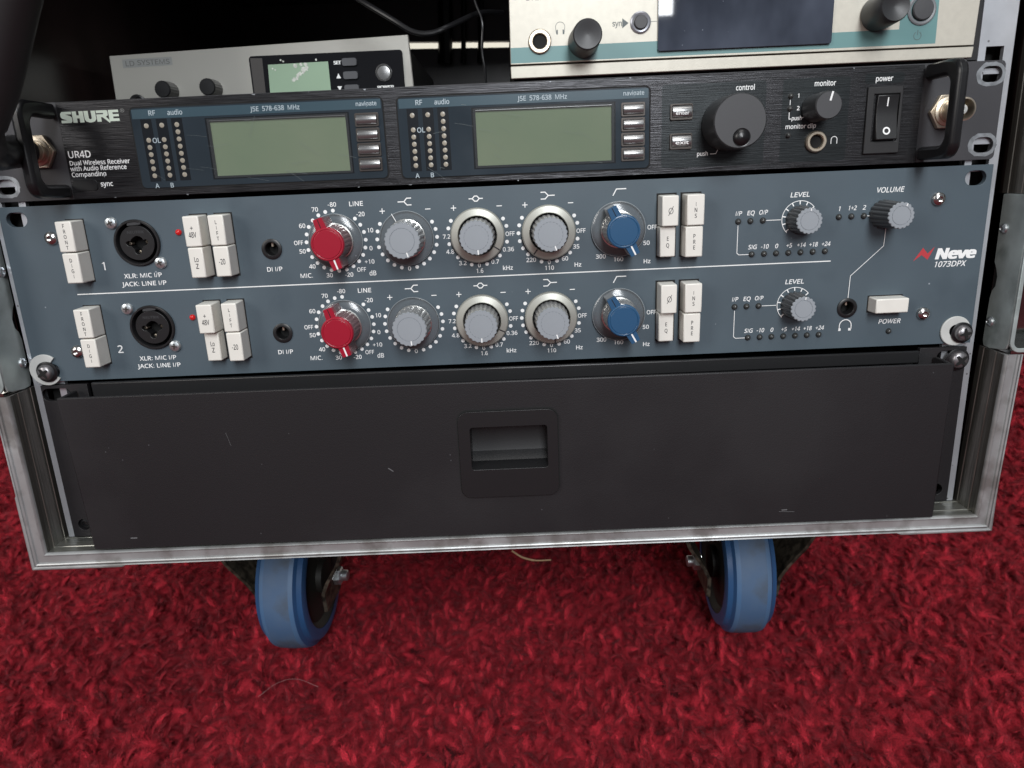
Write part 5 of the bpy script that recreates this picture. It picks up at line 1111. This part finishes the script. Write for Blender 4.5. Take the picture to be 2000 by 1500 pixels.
L.new(nz_.outputs['Fac'], mr.inputs[0]); L.new(mr.outputs[0], hv.inputs['Value']); L.new(rp.outputs[0], hv.inputs['Color']); L.new(hv.outputs[0], b.inputs['Base Color'])
tuft_col = bpy.data.collections.new('tufts')
def tuft(seed):
    """one chunky curled yarn end: a lumpy core with loose fibres round it"""
    rnd = random.Random(seed); vs = []; fs = []
    Lg = rnd.uniform(12, 17); az = rnd.uniform(0, 2*PI); lean = rnd.uniform(.3, 1.5); curl = rnd.uniform(-1.2, 1.2)
    nseg = 20; path = []; p = Vector((0, 0, 0)); th = .1; a = az
    for i in range(nseg+1):
        path.append(p.copy())
        th += lean/nseg*1.6; a += curl/nseg*2
        p = p+Vector((math.sin(th)*math.cos(a), math.sin(th)*math.sin(a), math.cos(th)))*Lg/nseg
    R0 = rnd.uniform(.85, 1.65); nr = 18; tw = rnd.uniform(2.0, 4.5); sd0 = Vector((seed*3.1, 0, 0))
    if seed % 3 == 0: R0 *= .62
    for i, q in enumerate(path):
        t = i/nseg
        prof = R0*(.8+.35*t)*math.sqrt(max(.02, 1-max(0, (t-.72)/.29)**2))
        for j in range(nr):
            an = 2*PI*j/nr
            d = Vector((math.cos(an), math.sin(an), 0))
            ply = .80+.20*abs(math.sin(an+tw*t*2))
            lump = 1+.75*noise.noise(q*.42+d*1.0+sd0)+.55*noise.noise(q*1.1+d*2.2+sd0)+.35*noise.noise(q*2.3+d*4.5+sd0)
            c = q+d*prof*ply*lump
            vs.append(tuple(c*S))
    for i in range(nseg):
        for j in range(nr):
            fs.append((i*nr+j, i*nr+(j+1) % nr, (i+1)*nr+(j+1) % nr, (i+1)*nr+j))
    fs.append(tuple(nseg*nr+j for j in range(nr)))
    for s_ in range(620 if seed % 3 else 620):
        i0 = rnd.randint(6, nseg-1); n_ = rnd.randint(2, 4)
        an = rnd.uniform(0, 2*PI); da = rnd.uniform(-.5, .9); w = rnd.uniform(.045, .095); k = len(vs)
        base = path[i0]; out_ = rnd.uniform(.8, 1.7 if seed % 3 else 3.0)*(1 if i0 < nseg*.75 else .55); dirn = (path[min(i0+1, nseg)]-path[i0-1]).normalized()
        pos = base+Vector((math.cos(an), math.sin(an), 0))*R0*out_
        step = dirn*rnd.uniform(.2, .8)+Vector((rnd.uniform(-.6, .6), rnd.uniform(-.6, .6), rnd.uniform(-.2, .5)))
        for i in range(n_+1):
            sd = Vector((-math.sin(an), math.cos(an), .3)).normalized()*w*(1-.6*i/n_)
            vs.append(tuple((pos-sd)*S)); vs.append(tuple((pos+sd)*S))
            an += da; pos = pos+step*.8+Vector((math.cos(an), math.sin(an), 0))*.45
        for i in range(n_): fs.append((k+2*i, k+2*i+1, k+2*i+3, k+2*i+2))
    me = bpy.data.meshes.new('carpet_tuft'); me.from_pydata(vs, [], fs); me.materials.append(cm)
    for pg in me.polygons: pg.use_smooth = True
    o = bpy.data.objects.new('carpet_tuft', me); tuft_col.objects.link(o); return o
for s_ in range(18): tuft(100+s_)
pts = []; rots = []; scl = []; rnd = random.Random(5)
def in_view(x, y):
    lim = 360+max(0, y)*.85
    return abs(x) < lim
y = -70.0
while y < 1500:
    sp = 3.15 if y < 330 else 3.15+(y-330)*.012
    x = -(380+max(0, y)*.9)
    far = y > 330
    lim = 380+max(0, y)*.9
    while x < lim:
        px, py = x+rnd.uniform(-.6, .6)*sp, y+rnd.uniform(-.6, .6)*sp
        hid = y > 330 and abs(px) < 200+0*y
        if not (y > 470 and abs(px) < 330+(y-470)*.5):
            nz = noise.noise(Vector((px*.012, py*.012, 0)))*.5+noise.noise(Vector((px*.045, py*.045, 3)))*.6
            if nz < -.30+rnd.uniform(-.1, .1) and y < 600: x += sp; continue
            pts.append((px*S, py*S, (FLOOR-13.5+7.5*nz)*S))
            tx = noise.noise(Vector((px*.02, py*.02, 7)))*1.5; ty = noise.noise(Vector((px*.02, py*.02, 13)))*1.5
            rots.append((tx+rnd.uniform(-.35, .35), ty+rnd.uniform(-.35, .35), rnd.uniform(0, 2*PI)))
            scl.append(rnd.uniform(.65, 1.2)*(1 if y < 330 else 1+(y-330)*.0016))
        x += sp
    y += sp*.9
pm = bpy.data.meshes.new('carpet_pile'); pm.from_pydata(pts, [], [])
at = pm.attributes.new('rot', 'FLOAT_VECTOR', 'POINT'); at.data.foreach_set('vector', [c for r in rots for c in r])
at = pm.attributes.new('scl', 'FLOAT', 'POINT'); at.data.foreach_set('value', scl)
pm.materials.append(cm)
pile = bpy.data.objects.new('carpet_pile', pm); COL.objects.link(pile); pile['kind'] = 'stuff'
pile['label'] = 'deep red shag carpet pile spreading under and around the flight case'; pile['category'] = 'carpet'
ng = bpy.data.node_groups.new('shag', 'GeometryNodeTree')
ng.interface.new_socket('Geometry', in_out='INPUT', socket_type='NodeSocketGeometry'); ng.interface.new_socket('Geometry', in_out='OUTPUT', socket_type='NodeSocketGeometry')
gi = ng.nodes.new('NodeGroupInput'); go = ng.nodes.new('NodeGroupOutput'); ip = ng.nodes.new('GeometryNodeInstanceOnPoints')
ci = ng.nodes.new('GeometryNodeCollectionInfo'); ci.inputs['Collection'].default_value = tuft_col; ci.inputs['Separate Children'].default_value = True; ci.inputs['Reset Children'].default_value = True
na = ng.nodes.new('GeometryNodeInputNamedAttribute'); na.data_type = 'FLOAT_VECTOR'; na.inputs['Name'].default_value = 'rot'
nb = ng.nodes.new('GeometryNodeInputNamedAttribute'); nb.data_type = 'FLOAT'; nb.inputs['Name'].default_value = 'scl'
e2r = ng.nodes.new('FunctionNodeEulerToRotation')
ng.links.new(na.outputs['Attribute'], e2r.inputs[0]); ng.links.new(e2r.outputs[0], ip.inputs['Rotation'])
ng.links.new(nb.outputs['Attribute'], ip.inputs['Scale'])
ng.links.new(gi.outputs[0], ip.inputs['Points']); ng.links.new(ci.outputs[0], ip.inputs['Instance']); ip.inputs['Pick Instance'].default_value = True
ng.links.new(ip.outputs[0], go.inputs[0])
md = pile.modifiers.new('pile', 'NODES'); md.node_group = ng
print('tufts', len(pts))
for o in list(bpy.data.objects):
    if '_o' in o: del o['_o']
